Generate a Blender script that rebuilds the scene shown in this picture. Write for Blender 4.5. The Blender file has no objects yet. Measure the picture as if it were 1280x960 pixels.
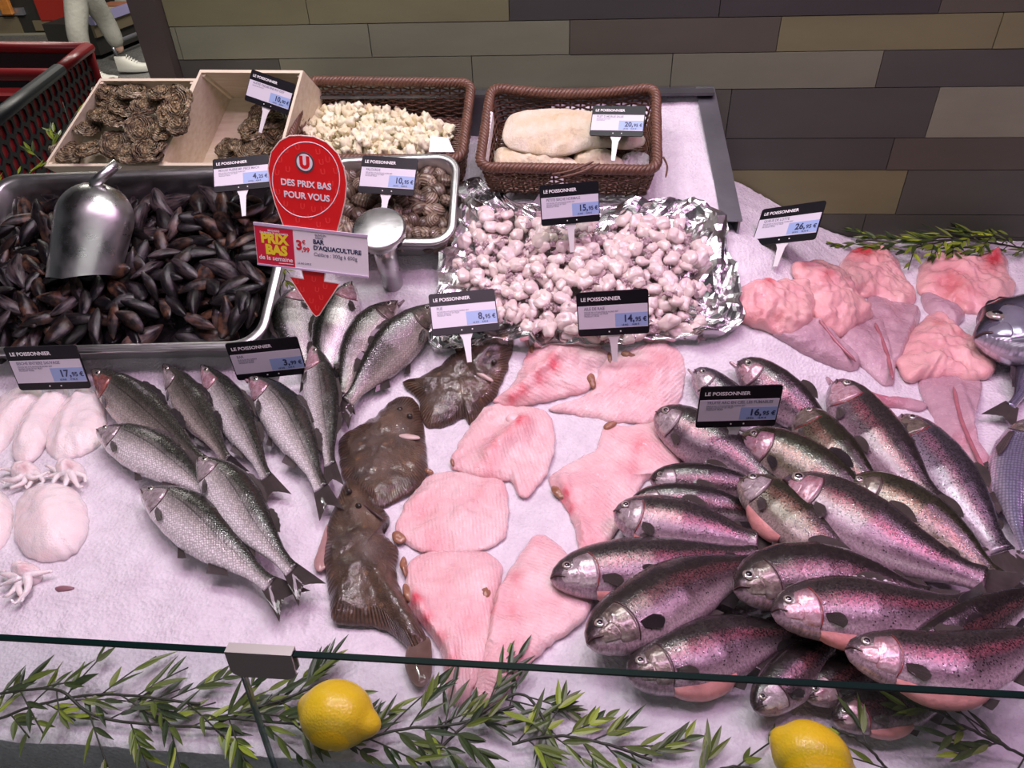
import bpy, math, random
import numpy as np
from mathutils import Vector, Matrix, noise as mn
rnd = random.Random(7)
PI = math.pi
SC = bpy.context.scene
COL = SC.collection

# ------------------------------------------------------------------ camera
F = 930.0
CAMZ = 0.80
def _n(v):
    v = np.array(v, float); return v/np.linalg.norm(v)
WX = _n((10905, -262, 930)); WZ = _n((-50, 1220, 930)); WZ = _n(WZ-WX*WX.dot(WZ)); WY = np.cross(WZ, WX)
M3 = np.array([WX, WY, WZ])            # camera -> world
CAM = np.array([0, 0, CAMZ])
def ray(px, py):
    d = M3 @ np.array([px-640.0, -(py-480.0), -F]); return d/np.linalg.norm(d)
def camdepth(p): return -float((M3.T @ (np.array(p)-CAM))[2])
def proj(p):
    c = M3.T @ (np.array(p, float)-CAM)
    return 640+F*c[0]/-c[2], 480-F*c[1]/-c[2]
cd = bpy.data.cameras.new('camera'); cam = bpy.data.objects.new('camera', cd); COL.objects.link(cam)
cd.sensor_width = 36; cd.lens = F*36/1280; cd.clip_start = .02; cd.clip_end = 60
mw = Matrix([list(M3[i])+[CAM[i]] for i in range(3)]+[[0, 0, 0, 1]]); cam.matrix_world = mw
SC.camera = cam
def on_z(px, py, z):
    d = ray(px, py); t = (z-CAMZ)/d[2]; return CAM+d*t
def on_y(px, py, y):
    d = ray(px, py); return CAM+d*(y/d[1])
def on_plane(px, py, p0, n):
    d = ray(px, py); t = np.dot(np.array(p0)-CAM, n)/np.dot(d, n); return CAM+d*t
WALLY = on_z(1100, 300, .0)[1]
XL = float(on_plane(54, 208, (0, .95, .045), np.array([0, -.5, 1.0]))[0])
TUBX = float(on_y(893, 113, WALLY-.03)[0])

# ------------------------------------------------------------------ ice bed height
def sm(x, a, b):
    t = np.clip((x-a)/(b-a), 0, 1); return t*t*(3-2*t)
def ice(x, y):
    x = np.asarray(x, float); y = np.asarray(y, float)
    inside = x < TUBX+.004
    yy = np.where(inside, y, np.minimum(y, 1.27))
    k = .03
    r = .5*k*np.log1p(np.exp(np.clip((yy-.95)/k, -40, 40)))
    w = np.where(inside & (y > 1.22), 1.0, 1-sm(x, .26, .66))
    dome = .010*np.sin(x*4.1+1)*np.sin(y*6.0)
    dig = -.085*(1-sm(x, -.09, -.06))*sm(y, 1.355, 1.40)-.06*(1-sm(x, -.40, -.38))*sm(y, 1.355, 1.40)-.22*(1-sm(x, XL-.02, XL))*sm(y, 1.30, 1.36)
    return r*w+dome+dig
def ssm(x, a, b):
    t = min(max((x-a)/(b-a), 0.0), 1.0); return t*t*(3-2*t)
def ice1(x, y):
    """scalar twin of ice()"""
    inside = x < TUBX+.004; yy = y if inside else min(y, 1.27)
    r = .015*math.log1p(math.exp(min(max((yy-.95)/.03, -40), 40)))
    w = 1.0 if inside and y > 1.22 else 1-ssm(x, .26, .66)
    return r*w+.010*math.sin(x*4.1+1)*math.sin(y*6.0)-.085*(1-ssm(x, -.09, -.06))*ssm(y, 1.355, 1.40)-.06*(1-ssm(x, -.40, -.38))*ssm(y, 1.355, 1.40)-.22*(1-ssm(x, XL-.02, XL))*ssm(y, 1.30, 1.36)
def hit(px, py, lift=0.0):
    d = ray(px, py); dx, dy, dz = float(d[0]), float(d[1]), float(d[2])
    t0 = (.42-CAMZ+lift)/dz; t0 = max(t0, .2); st = .03; t = t0
    while t < 3.6 and CAMZ+dz*t-lift-ice1(dx*t, dy*t) > 0: t += st
    a, b = t-st, t
    for _ in range(16):
        m = (a+b)/2
        if CAMZ+dz*m-ice1(dx*m, dy*m)-lift < 0: b = m
        else: a = m
    return CAM+d*((a+b)/2)
def nz(x, y, z=0.0): return mn.noise(Vector((x, y, z)))

# ------------------------------------------------------------------ mesh builder
class MB:
    def __init__(s): s.v = []; s.f = []; s.uv = []; s.uv2 = []; s.c = []; s.m = []
    def add(s, v, f, uv=None, uv2=None, c=None, m=0):
        o = len(s.v); s.v += [tuple(map(float, p)) for p in v]
        s.f += [tuple(i+o for i in q) for q in f]; s.m += [m]*len(f)
        n = len(v)
        s.uv += list(uv) if uv is not None else [(0, 0)]*n
        s.uv2 += list(uv2) if uv2 is not None else [(0, 0)]*n
        s.c += list(c) if c is not None else [0.0]*n
        return s
    def grid(s, rows, cu=False, cap=False, uv=None, uv2=None, c=None, m=0):
        """rows: list of equal-length point loops; cu: close each loop; cap: fan the first and last loop"""
        n = len(rows[0]); V = [p for r in rows for p in r]; Fc = []
        k = n if cu else n-1
        for i in range(len(rows)-1):
            for j in range(k):
                a = i*n+j; b = i*n+(j+1) % n
                Fc.append((a, b, b+n, a+n))
        if cap:
            Fc.append(tuple(range(n))[::-1]); o = (len(rows)-1)*n; Fc.append(tuple(range(o, o+n)))
        fl = lambda q: [x for r in q for x in r] if q is not None else None
        return s.add(V, Fc, fl(uv), fl(uv2), fl(c), m)
    def tube(s, P, R, seg=8, closed=False, m=0, cap=True, flat=1.0, up0=(0, 0, 1)):
        P = [np.array(p, float) for p in P]; n = len(P)
        if not hasattr(R, '__len__'): R = [R]*n
        rows = []; up = np.array(up0, float)
        for i in range(n):
            if closed: T = P[(i+1) % n]-P[i-1]
            else: T = P[min(i+1, n-1)]-P[max(i-1, 0)]
            T = T/(np.linalg.norm(T)+1e-12)
            A = np.cross(T, up)
            if np.linalg.norm(A) < 1e-3: A = np.cross(T, (1, .01, 0))
            A = A/np.linalg.norm(A); B = np.cross(A, T)
            rows.append([P[i]+A*R[i]*math.cos(2*PI*j/seg)+B*R[i]*flat*math.sin(2*PI*j/seg) for j in range(seg)])
        if closed: rows.append(rows[0]); return s.grid(rows, cu=True, m=m)
        return s.grid(rows, cu=True, cap=cap, m=m)
    def box(s, c, d, X=(1, 0, 0), Y=(0, 1, 0), Z=(0, 0, 1), m=0):
        c = np.array(c, float); X, Y, Z = [np.array(a, float) for a in (X, Y, Z)]
        V = [c+X*d[0]/2*i+Y*d[1]/2*j+Z*d[2]/2*k for i in (-1, 1) for j in (-1, 1) for k in (-1, 1)]
        return s.add(V, [(0, 1, 3, 2), (4, 6, 7, 5), (0, 4, 5, 1), (2, 3, 7, 6), (0, 2, 6, 4), (1, 5, 7, 3)], m=m)
    def ball(s, c, r, X=(1, 0, 0), Y=(0, 1, 0), Z=(0, 0, 1), nu=16, nv=10, fn=None, m=0):
        """ellipsoid, r = three radii; fn(dir)->radial factor"""
        c = np.array(c, float); X, Y, Z = [np.array(a, float) for a in (X, Y, Z)]
        V = []; Fc = []; U = []
        for i in range(nv+1):
            th = PI*i/nv
            for j in range(nu):
                ph = 2*PI*j/nu; d = (math.sin(th)*math.cos(ph), math.sin(th)*math.sin(ph), math.cos(th))
                k = fn(d) if fn else 1.0
                V.append(c+(X*d[0]*r[0]+Y*d[1]*r[1]+Z*d[2]*r[2])*k); U.append((j/nu, i/nv))
        for i in range(nv):
            for j in range(nu):
                a = i*nu+j; b = i*nu+(j+1) % nu
                if i == 0: Fc.append((a, a+nu, b+nu))
                elif i == nv-1: Fc.append((a, a+nu, b))
                else: Fc.append((a, a+nu, b+nu, b))
        return s.add(V, Fc, U, m=m)
    def mesh(s, name, mats, smooth=True, org=(0, 0, 0)):
        me = bpy.data.meshes.new(name); o = np.array(org, float)
        V = np.array(s.v)-o
        me.from_pydata(V.tolist(), [], s.f)
        if not isinstance(mats, (list, tuple)): mats = [mats]
        for q in mats: me.materials.append(q)
        n = len(me.polygons)
        if len(mats) > 1: me.polygons.foreach_set('material_index', s.m)
        me.polygons.foreach_set('use_smooth', [smooth]*n)
        li = np.empty(len(me.loops), int); me.loops.foreach_get('vertex_index', li)
        if any(u != (0, 0) for u in s.uv[:50]) or len(s.uv) and s.uv[-1] != (0, 0):
            l = me.uv_layers.new(name='UVMap'); l.data.foreach_set('uv', np.array(s.uv)[li].ravel())
        if any(u != (0, 0) for u in s.uv2[:50]):
            l = me.uv_layers.new(name='Metric'); l.data.foreach_set('uv', np.array(s.uv2)[li].ravel())
        if any(s.c):
            a = me.attributes.new('tone', 'FLOAT', 'POINT'); a.data.foreach_set('value', np.array(s.c, float))
        me.update(); return me
    def build(s, name, mats, parent=None, smooth=True, org=None, edge=None):
        if parent is not None and org is None: org = parent['_org'] if '_org' in parent else (0, 0, 0)
        if org is None: org = np.mean(np.array(s.v), axis=0); org[2] = min(p[2] for p in s.v)
        org = [float(a) for a in org]
        o = bpy.data.objects.new(name, s.mesh(name, mats, smooth, org)); COL.objects.link(o)
        if parent is not None: o.parent = parent; o['_org'] = org
        else: o.location = org; o['_org'] = org
        if edge:
            md = o.modifiers.new('edges', 'EDGE_SPLIT'); md.split_angle = math.radians(edge)
        return o
def empty(name, loc):
    o = bpy.data.objects.new(name, None); COL.objects.link(o); o.location = [float(a) for a in loc]; o['_org'] = [float(a) for a in loc]
    o.empty_display_size = .02; return o
def tag(o, label=None, cat=None, group=None, kind=None):
    if label: o['label'] = label
    if cat: o['category'] = cat
    if group: o['group'] = group
    if kind: o['kind'] = kind
    return o
def copy_tree(o, loc=None, rot=None, scale=None):
    c = o.copy(); COL.objects.link(c)
    if loc is not None: c.location = loc
    if rot is not None: c.rotation_euler = rot
    if scale is not None: c.scale = scale
    for ch in list(o.children):
        d = ch.copy(); COL.objects.link(d); d.parent = c
        for g in list(ch.children):
            e = g.copy(); COL.objects.link(e); e.parent = d
    return c
def catmull(P, n):
    P = [np.array(p, float) for p in P]
    if len(P) == 2: return [P[0]+(P[1]-P[0])*i/(n-1) for i in range(n)]
    Q = [2*P[0]-P[1]]+P+[2*P[-1]-P[-2]]; out = []; S = len(P)-1
    fine = []
    for i in range(S*24+1):
        u = i/24; k = min(int(u), S-1); t = u-k; a, b, c, d = Q[k:k+4]
        fine.append(.5*((2*b)+(-a+c)*t+(2*a-5*b+4*c-d)*t*t+(-a+3*b-3*c+d)*t**3))
    fine = np.array(fine); L = np.concatenate([[0], np.cumsum(np.linalg.norm(np.diff(fine, axis=0), axis=1))])
    for i in range(n):
        s = L[-1]*i/(n-1); out.append(np.array([np.interp(s, L, fine[:, k]) for k in range(fine.shape[1])]))
    return out
def smooth_poly(P, n):
    """closed Catmull-Rom outline resampled to n points (2-D)"""
    P = [np.array(p, float) for p in P]; m = len(P); fine = []
    for k in range(m):
        a, b, c, d = P[k-1], P[k], P[(k+1) % m], P[(k+2) % m]
        for i in range(12):
            t = i/12; fine.append(.5*((2*b)+(-a+c)*t+(2*a-5*b+4*c-d)*t*t+(-a+3*b-3*c+d)*t**3))
    fine.append(fine[0]); fine = np.array(fine)
    L = np.concatenate([[0], np.cumsum(np.linalg.norm(np.diff(fine, axis=0), axis=1))])
    s = np.linspace(0, L[-1], n+1)[:-1]
    return np.stack([np.interp(s, L, fine[:, k]) for k in range(2)], axis=1)

# ------------------------------------------------------------------ materials
class NT:
    def __init__(s, name):
        s.m = bpy.data.materials.new(name); s.m.use_nodes = True; s.t = s.m.node_tree
        s.b = s.t.nodes['Principled BSDF']; s.out = s.t.nodes['Material Output']
    def n(s, typ, props=None, **ins):
        q = s.t.nodes.new('ShaderNode'+typ)
        for k, v in (props or {}).items(): setattr(q, k, v)
        for k, v in ins.items():
            key = int(k[1:]) if k[0] == '_' else k.replace('__', ' ')
            s.set(q.inputs[key], v)
        return q
    def set(s, sock, v):
        if isinstance(v, bpy.types.NodeSocket): s.t.links.new(v, sock)
        elif isinstance(v, bpy.types.Node): s.t.links.new(v.outputs[0], sock)
        else:
            if sock.type == 'RGBA' and len(v) == 3: v = (*v, 1)
            sock.default_value = v
    def p(s, **k):
        for a, v in k.items(): s.set(s.b.inputs[a.replace('__', ' ')], v)
        return s
    def ramp(s, fac, stops, interp='LINEAR'):
        q = s.t.nodes.new('ShaderNodeValToRGB'); s.set(q.inputs[0], fac); e = q.color_ramp; e.interpolation = interp
        while len(e.elements) > 1: e.elements.remove(e.elements[-1])
        for i, (p, c) in enumerate(stops):
            if not hasattr(c, '__len__'): c = (c, c, c)
            el = e.elements[0] if i == 0 else e.elements.new(p)
            el.position = p; el.color = (*c[:3], 1)
        return q.outputs[0]
    def mix(s, f, a, b, mode='MIX'):
        q = s.t.nodes.new('ShaderNodeMix'); q.data_type = 'RGBA'; q.blend_type = mode; q.clamp_factor = True
        s.set(q.inputs[0], f); s.set(q.inputs[6], a); s.set(q.inputs[7], b); return q.outputs[2]
    def math(s, op, a, b=0.0, c=None, clamp=False):
        q = s.t.nodes.new('ShaderNodeMath'); q.operation = op; q.use_clamp = clamp; s.set(q.inputs[0], a); s.set(q.inputs[1], b)
        if c is not None: s.set(q.inputs[2], c)
        return q.outputs[0]
    def noise(s, vec, scale, detail=3, rough=.5, dist=0.0, out=0):
        q = s.n('TexNoise', Scale=float(scale), Detail=float(detail), Roughness=rough, Distortion=dist)
        if vec is not None: s.set(q.inputs['Vector'], vec)
        return q.outputs[out]
    def voro(s, vec, scale, feature='F1', rand=1.0, out=0):
        q = s.n('TexVoronoi', {'feature': feature}, Scale=float(scale), Randomness=rand)
        if vec is not None: s.set(q.inputs['Vector'], vec)
        return q.outputs[out]
    def obj(s): return s.n('TexCoord').outputs['Object']
    def uv(s, name='UVMap'): return s.n('UVMap', {'uv_map': name}).outputs[0]
    def bump(s, h, strength=.5, dist=.002, prev=None):
        q = s.n('Bump', Strength=strength, Distance=dist, Height=h)
        if prev is not None: s.set(q.inputs['Normal'], prev)
        return q.outputs[0]
def simple(name, col, rough=.5, metal=0.0, bump=None, vary=0.0, vscale=30, **kw):
    t = NT(name); c = col
    if vary: c = t.mix(t.noise(t.obj(), vscale, 4), tuple(x*(1-vary) for x in col), tuple(min(1, x*(1+vary)) for x in col))
    t.p(Base__Color=c, Roughness=rough, Metallic=metal)
    if bump: t.p(Normal=t.bump(t.noise(t.obj(), bump[0], 4), bump[1], bump[2]))
    t.p(**kw)
    return t.m
# ================================================================== SETTING
# ---- back wall of long tiles
def tile_wall():
    rows_px = []      # row edges measured on the wall plane
    z0 = -.9
    zs = [on_y(1100, y, WALLY)[2] for y in (268.5, 213.2, 173.0, 110.0, 63.5, 18.5)]
    bed = MB()
    t = NT('tile')
    col = t.n('Attribute', {'attribute_name': 'tile_colour'}).outputs[0]
    g = t.noise(t.n('Mapping', Vector=t.obj(), Scale=(1, 1, 3)), 3, 6, .62)
    cl = t.mix(t.ramp(g, [(.3, .82), (.7, 1.08)]), (0, 0, 0), col, 'MULTIPLY')
    q = t.n('Mix', {'data_type': 'RGBA', 'blend_type': 'MULTIPLY'}); t.set(q.inputs[0], 1.0); t.set(q.inputs[6], col); t.set(q.inputs[7], t.ramp(g, [(.3, .85), (.7, 1.1)]))
    t.p(Base__Color=q.outputs[2], Roughness=.62, Normal=t.bump(t.noise(t.obj(), 260, 4), .15, .001))
    grout = simple('grout', (.07, .066, .055), .9)
    x0 = on_y(212, 40, WALLY)[0]; x1 = 3.2
    bed.box(((x0+x1)/2, WALLY+.06, .8), (x1-x0, .10, 3.4)); b = bed.build('wall_back', [grout], smooth=False); tag(b, kind='structure')
    def xs(pts): return [on_y(px, py, WALLY)[0] for px, py in pts]
    h = zs[3]-zs[2]; sh = zs[1]-zs[0]
    cols = {'o': (.115, .118, .058), 'g': (.125, .138, .088), 'd': (.045, .049, .038), 'k': (.030, .031, .027), 'b': (.062, .060, .040), 'l': (.170, .185, .120), 'y': (.130, .132, .060), 'm': (.055, .060, .043)}
    edges = zs
    L = .76
    # rows bottom -> top, joints given in pixels of the photograph read on the wall plane
    rows = [
        (-.02, zs[0], xs([(1083, 269)]), 'dmmm', 1.0),
        (zs[0], zs[1], xs([(1136, 213)]), 'gymd', 1.0),
        (zs[1], zs[2], xs([(1118.8, 173.5)]), 'gmdm', 1.0),
        (zs[2], zs[3], xs([(1175.5, 110), ]), 'gdlb', 1.0),
        (zs[3], zs[4], xs([(1105.2, 66)]), 'dggd', 1.0),
        (zs[4], zs[5], xs([(977.8, 19)]), 'ggby', 1.0),
        (zs[5], zs[5]+sh*1.05, xs([(636, 5)]), 'ook', 1.0),
        (zs[5]+sh*1.05, zs[5]+2.1*sh, xs([(900, 0)]), 'goym', 1.0)]
    L = float(xs([(977.8, 19)])[0]-xs([(712.2, 25.6)])[0])
    pats = [{0: 'm', 1: 'm'}, {-1: 'm', 0: 'y', 1: 'm', 2: 'g'}, {-1: 'd', 0: 'd', 1: 'b'}, {-2: 'g', -1: 'm', 0: 'd', 1: 'l', 2: 'd'},
            {-3: 'd', -2: 'g', -1: 'g', 0: 'g', 1: 'd', 2: 'g'}, {-4: 'd', -3: 'g', -2: 'g', -1: 'g', 0: 'b', 1: 'y', 2: 'y'}, {-2: 'g', -1: 'o', 0: 'o', 1: 'k', 2: 'k', 3: 'b'}, {0: 'o', 1: 'y', -1: 'g'}]
    V = MB(); colr = []
    for r, (za, zb, j, _, _) in enumerate(rows):
        j = j[0]
        for k in range(-9, 10):
            a, b_ = j+(k-1)*L, j+k*L
            a = max(a, x0); b_ = min(b_, x1)
            if b_-a < .01: continue
            # index 4 = tile left of the joint
            key = pats[r].get(k, 'gdmybd'[(k*5+r) % 6])
            gsz = .0016
            n0 = len(V.f)
            V.box(((a+b_)/2, WALLY+.008+.0006*math.sin(k*3+r), (za+zb)/2), (b_-a-gsz, .012, zb-za-gsz))
            c = cols[key]; f = 1+.05*math.sin(k*5.1+r*2.3)
            colr += [(c[0]*f, c[1]*f, c[2]*f, 1)]*6
    o = V.build('tiles', [t.m], parent=b, smooth=False)
    at = o.data.attributes.new('tile_colour', 'FLOAT_COLOR', 'FACE'); at.data.foreach_set('color', np.array(colr).ravel())
    o.data.update()
    # corner trim at the wall's left end
    tr = MB(); tr.box((x0-.030, WALLY+.045, .75), (.058, .14, 3.3)); o = tr.build('trim_1', simple('dark_trim', (.045, .038, .032), .5), smooth=False); tag(o, kind='structure')
    return x0
XW0 = tile_wall()

# ---- sales floor and far scenery
FZ = -.86
t = NT('floor_terrazzo')
t.p(Base__Color=t.mix(t.ramp(t.voro(t.obj(), 130, out=1), [(.3, 0), (.8, 1)]), (.10, .098, .092), (.24, .235, .225)), Roughness=.45)
b = MB(); b.box((-.5, 4.5, FZ-.05), (14, 13, .1)); tag(b.build('floor', t.m, smooth=False), kind='structure')
b = MB(); b.box((-.5, 4.5, 2.85), (14, 13, .1)); tag(b.build('ceiling', simple('ceiling_paint', (.07, .07, .07), .9), smooth=False), kind='structure')
b = MB(); b.box((-.5, 10.9, 1), (14, .1, 3.8)); tag(b.build('wall_far', simple('far_wall_paint', (.12, .10, .09), .8), smooth=False), kind='structure')

# ---- ice bed
def build_ice():
    t = NT('crushed_ice')
    o = t.obj()
    v1 = t.voro(o, 190, 'F1', 1.0); v2 = t.noise(o, 420, 3, .7); v3 = t.noise(o, 30, 4, .6)
    h = t.math('ADD', t.math('MULTIPLY', v1, .9), t.math('MULTIPLY', v2, .7))
    n1 = t.bump(h, .75, .0026); n2 = t.bump(v3, .25, .006, n1)
    cell = t.voro(o, 300, 'F1', 1.0, out=1)
    glint = t.ramp(t.n('SeparateColor', Color=cell).outputs[0], [(.86, .38), (.9, .06)])
    colr = t.mix(t.ramp(v3, [(.35, 0), (.7, 1)]), (.70, .66, .71), (.80, .78, .82))
    t.p(Base__Color=colr, Roughness=glint, Normal=n2, Subsurface__Weight=.25, Subsurface__Radius=(.012, .012, .014), Subsurface__Scale=.5, IOR=1.31, Specular__IOR__Level=.6)
    x0, x1 = -1.16, 1.45; y0, y1 = .372, WALLY-.002
    st = .0052
    nx = int((x1-x0)/st); ny = int((y1-y0)/st)
    X = np.linspace(x0, x1, nx+1); Y = np.linspace(y0, y1, ny+1)
    GX, GY = np.meshgrid(X, Y); Z = ice(GX, GY)
    D = np.zeros_like(Z)
    for i in range(ny+1):
        for j in range(nx+1):
            x, y = GX[i, j], GY[i, j]
            D[i, j] = .0050*mn.noise(Vector((x*14, y*14, 0)))+.0022*mn.noise(Vector((x*60, y*60, 3)))+.0013*mn.noise(Vector((x*170, y*170, 7)))
    Z = Z+D
    V = np.stack([GX.ravel(), GY.ravel(), Z.ravel()], 1)
    n = nx+1
    idx = np.arange((nx+1)*(ny+1)).reshape(ny+1, nx+1)
    Fq = np.stack([idx[:-1, :-1].ravel(), idx[:-1, 1:].ravel(), idx[1:, 1:].ravel(), idx[1:, :-1].ravel()], 1).tolist()
    b = MB(); b.v = [tuple(p) for p in V.tolist()]; b.f = Fq; N = len(b.v); b.uv = [(0, 0)]*N; b.uv2 = [(0, 0)]*N; b.c = [0]*N; b.m = [0]*len(Fq)
    # front skirt pressed against the glass, down into the well, and a bottom
    k = nx+1
    front = [b.v[j] for j in range(k)]
    rows = [front, [(p[0], p[1]-.003, p[2]-.02) for p in front], [(p[0], p[1]-.004, -.14) for p in front], [(p[0], y1, -.14) for p in front]]
    b.grid(rows)
    o = b.build('crushed_ice_bed', t.m, org=(0, 0, 0))
    tag(o, 'bed of white crushed ice filling the fish counter under pink light', 'ice', kind='stuff')
build_ice()

# ---- counter body and front glass
steel = NT('brushed_steel')
o_ = steel.obj()
steel.p(Base__Color=(.62, .62, .61), Metallic=1.0, Roughness=steel.ramp(steel.noise(steel.n('Mapping', Vector=o_, Scale=(4, 40, 40)), 12, 3), [(.3, .30), (.7, .44)]), Normal=steel.bump(steel.noise(o_, 60, 3), .03, .001))
STEEL = steel.m
ct = empty('fish_counter', (0, .9, FZ))
tag(ct, 'long refrigerated fish counter with steel body below the ice', 'counter')
b = MB(); b.box((.1, (.38+WALLY-.01)/2, (-.16+FZ)/2), (2.62, WALLY-.01-.38, -.16-FZ)); b.build('base_cabinet', simple('counter_grey', (.2, .2, .21), .5), ct, smooth=False)
b = MB(); b.box((.1, .357, -.15), (2.62, .03, .03)); b.box((-1.19, (.36+WALLY-.01)/2, -.03), (.04, WALLY-.37, .22)); b.box((1.48, (.36+WALLY-.01)/2, -.03), (.04, WALLY-.37, .22))
b.build('steel_rim', STEEL, ct, smooth=False)

tg = NT('clear_glass')
tr = tg.n('BsdfTransparent', Color=(.90, .935, .925)); gl = tg.n('BsdfGlossy', Color=(1, 1, 1), Roughness=.02)
fr = tg.math('MULTIPLY_ADD', tg.math('POWER', tg.n('LayerWeight', Blend=.5).outputs['Facing'], 4.0), .5, .03)
mx = tg.n('MixShader', _0=fr, _1=tr.outputs[0], _2=gl.outputs[0]); tg.t.links.new(mx.outputs[0], tg.out.inputs[0])
GLASS = tg.m
GEDGE = simple('glass_edge_green', (.003, .014, .012), .12, 0.0, Specular__IOR__Level=.8)
GSIDE = simple('glass_side_edge', (.13, .21, .20), .15)
# top edge line of the glass at height GH, leaning away from the customers
GH = .181
gt = on_z(640, 824, GH); gb_y = .372
def gpt(x, s, off=0.0):   # s 0 bottom .. 1 top
    y = gb_y-.008+(gt[1]-gb_y)*s; z = (GH)*s
    return np.array([x, y-off, z])
xs_ = on_z(303, 838, GH-.02)[0]
seam = on_z(290, 801, GH)[0]
seam = (on_plane(303, 838, gpt(0, 1), np.cross((1, 0, 0), gpt(0, 1)-gpt(0, 0)))[0])
UPG = _n(gpt(0, 1)-gpt(0, 0)); NG = np.cross((1, 0, 0), UPG)
def pane(xa, xb, label):
    e = empty('glass_screen', gpt((xa+xb)/2, -.7)); tag(e, label, 'glass panel')
    h = np.linalg.norm(gpt(0, 1)-gpt(0, -.75)); c = (gpt((xa+xb)/2, 1)+gpt((xa+xb)/2, -.75))/2
    b = MB(); b.box(c, (xb-xa, .0008, h), (1, 0, 0), NG, UPG); b.build('pane', GLASS, e, smooth=False)
    b = MB(); b.box(gpt((xa+xb)/2, 1)+UPG*.001, (xb-xa, .0062, .0022), (1, 0, 0), NG, UPG)
    b.build('polished_edge', GEDGE, e, smooth=False)
    for x in (xa, xb):
        b = MB(); b.box((gpt(x, 1)+gpt(x, -.75))/2, (.0010, .0050, h), (1, 0, 0), NG, UPG); b.build('side_edge', GSIDE, e, smooth=False)
pane(-1.16, seam-.0016, 'clear front glass panel left of the metal clip, bamboo behind it')
pane(seam+.0016, 1.45, 'long clear front glass panel right of the metal clip, with lemons behind it')
cl = empty('glass_clip', gpt(seam, .86)); tag(cl, 'brushed metal clip joining the two front glass panels', 'clip')
ca = on_plane(280, 800, gpt(0, 1), NG)[0]; cb = on_plane(364, 806, gpt(0, 1), NG)[0]
w = cb-ca; cx = (ca+cb)/2
b = MB()
for sgn in (-1, 1):
    rows = []
    zt, zb_ = .0035, -.030
    pts = [(-w/2, zt), (w/2, zt), (w/2, zb_+.008), (w/2-.003, zb_+.003), (w/2-.009, zb_), (-w/2+.009, zb_), (-w/2+.003, zb_+.003), (-w/2, zb_+.008)]
    base = gpt(cx, 1)
    for off in (.0035, .0055):
        rows.append([base+np.array([p[0], 0, 0])+UPG*p[1]+NG*off*sgn for p in pts])
    b.grid(rows, cu=True, cap=True)
b.box(gpt(cx, 1)+UPG*.0045, (w, .011, .002), (1, 0, 0), NG, UPG)
CLIP = simple('satin_clip_metal', (.46, .43, .42), .42, .8)
b.build('clamp_plate', CLIP, cl, smooth=False)

# ---- steel tub holding the baskets (raised rear part)
RK = .5; RA = math.atan(RK)
def on_ramp(px, py, k):     # plane z = RK*(y-.95)+k
    n = np.array([0, -RK, 1.0]); return on_plane(px, py, (0, .95, k), n)
RN = _n((0, -RK, 1)); RV = _n((0, 1, RK))
darksteel = simple('worn_dark_steel', (.23, .24, .26), .32, .85, bump=(40, .3, .002), vary=.3, vscale=14)
tub = empty('raised_steel_tub', (0, 1.5, .0)); tag(tub, 'worn dark steel tub rim holding ice behind and beside the wicker baskets', 'tub')
zr = on_y(895, 113, WALLY-.03)[2]
xr = on_y(893, 113, WALLY-.03)[0]
b = MB()
p0 = np.array([xr, WALLY-.006, zr]); kz = float(zr-RK*(WALLY-.006-.95)); p1 = on_ramp(926, 276, kz)
dirv = _n(p1-p0); side = np.array([1.0, 0, 0]); upv = _n(np.cross(side, dirv)); upv = upv if upv[2] > 0 else -upv
c = (p0+p1)/2; Ls = np.linalg.norm(p1-p0)
b.box(c-side*.016+upv*-.001, (.038, Ls, .004), side, dirv, upv)
b.build('side_rim', darksteel, tub, smooth=False)
b = MB()
b.add([p0, p1, p1-(0, 0, .2), p0-(0, 0, .42), p0-(.004, 0, 0), p1-(.004, 0, 0), p1-(.004, 0, .2), p0-(.004, 0, .42)], [(0, 1, 2, 3), (4, 7, 6, 5), (0, 4, 5, 1), (1, 5, 6, 2), (2, 6, 7, 3), (3, 7, 4, 0)])
b.build('side_panel', darksteel, tub, smooth=False)
b = MB(); XM = on_y(386, 104, WALLY)[0]; b.box(((xr+XM)/2, WALLY-.022, zr-.004), (xr-XM, .04, .006)); b.box(((xr+XM)/2, WALLY-.005, zr-.1), (xr-XM, .006, .2)); b.build('back_rim', darksteel, tub, smooth=False)
# ================================================================== TRAYS, BOXES, BASKETS
class Quad:
    """a tilted rectangular opening; corners read in the photograph on the rack plane"""
    def __init__(s, FL, FR, BR, BL, k, kr=None):
        kr = k if kr is None else kr
        s.c = [on_ramp(*q, kk) for q, kk in ((FL, k), (FR, k), (BR, kr), (BL, kr))]
        s.W = np.linalg.norm(s.c[1]-s.c[0]); s.D = np.linalg.norm(s.c[3]-s.c[0]); s.k = k
        s.ex = _n(s.c[1]-s.c[0]); s.ey = _n(s.c[3]-s.c[0]); s.n = _n(np.cross(s.ex, s.ey))
    def P(s, u, v, w=0.0):
        a = s.c[0]*(1-u)+s.c[1]*u; b = s.c[3]*(1-u)+s.c[2]*u
        return a*(1-v)+b*v+s.n*w
    def loop(s, inset, r, w, seg=8, long=1):
        """rounded rectangle, inset and radius in metres"""
        iu, iv = inset/s.W, inset/s.D; ru, rv = r/s.W, r/s.D; out = []
        for (cu, cv, a0) in ((1-iu-ru, iv+rv, -90), (1-iu-ru, 1-iv-rv, 0), (iu+ru, 1-iv-rv, 90), (iu+ru, iv+rv, 180)):
            for i in range(seg+1):
                a = math.radians(a0+90*i/seg); out.append(s.P(cu+ru*math.cos(a), cv+rv*math.sin(a), w))
        return out
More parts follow.
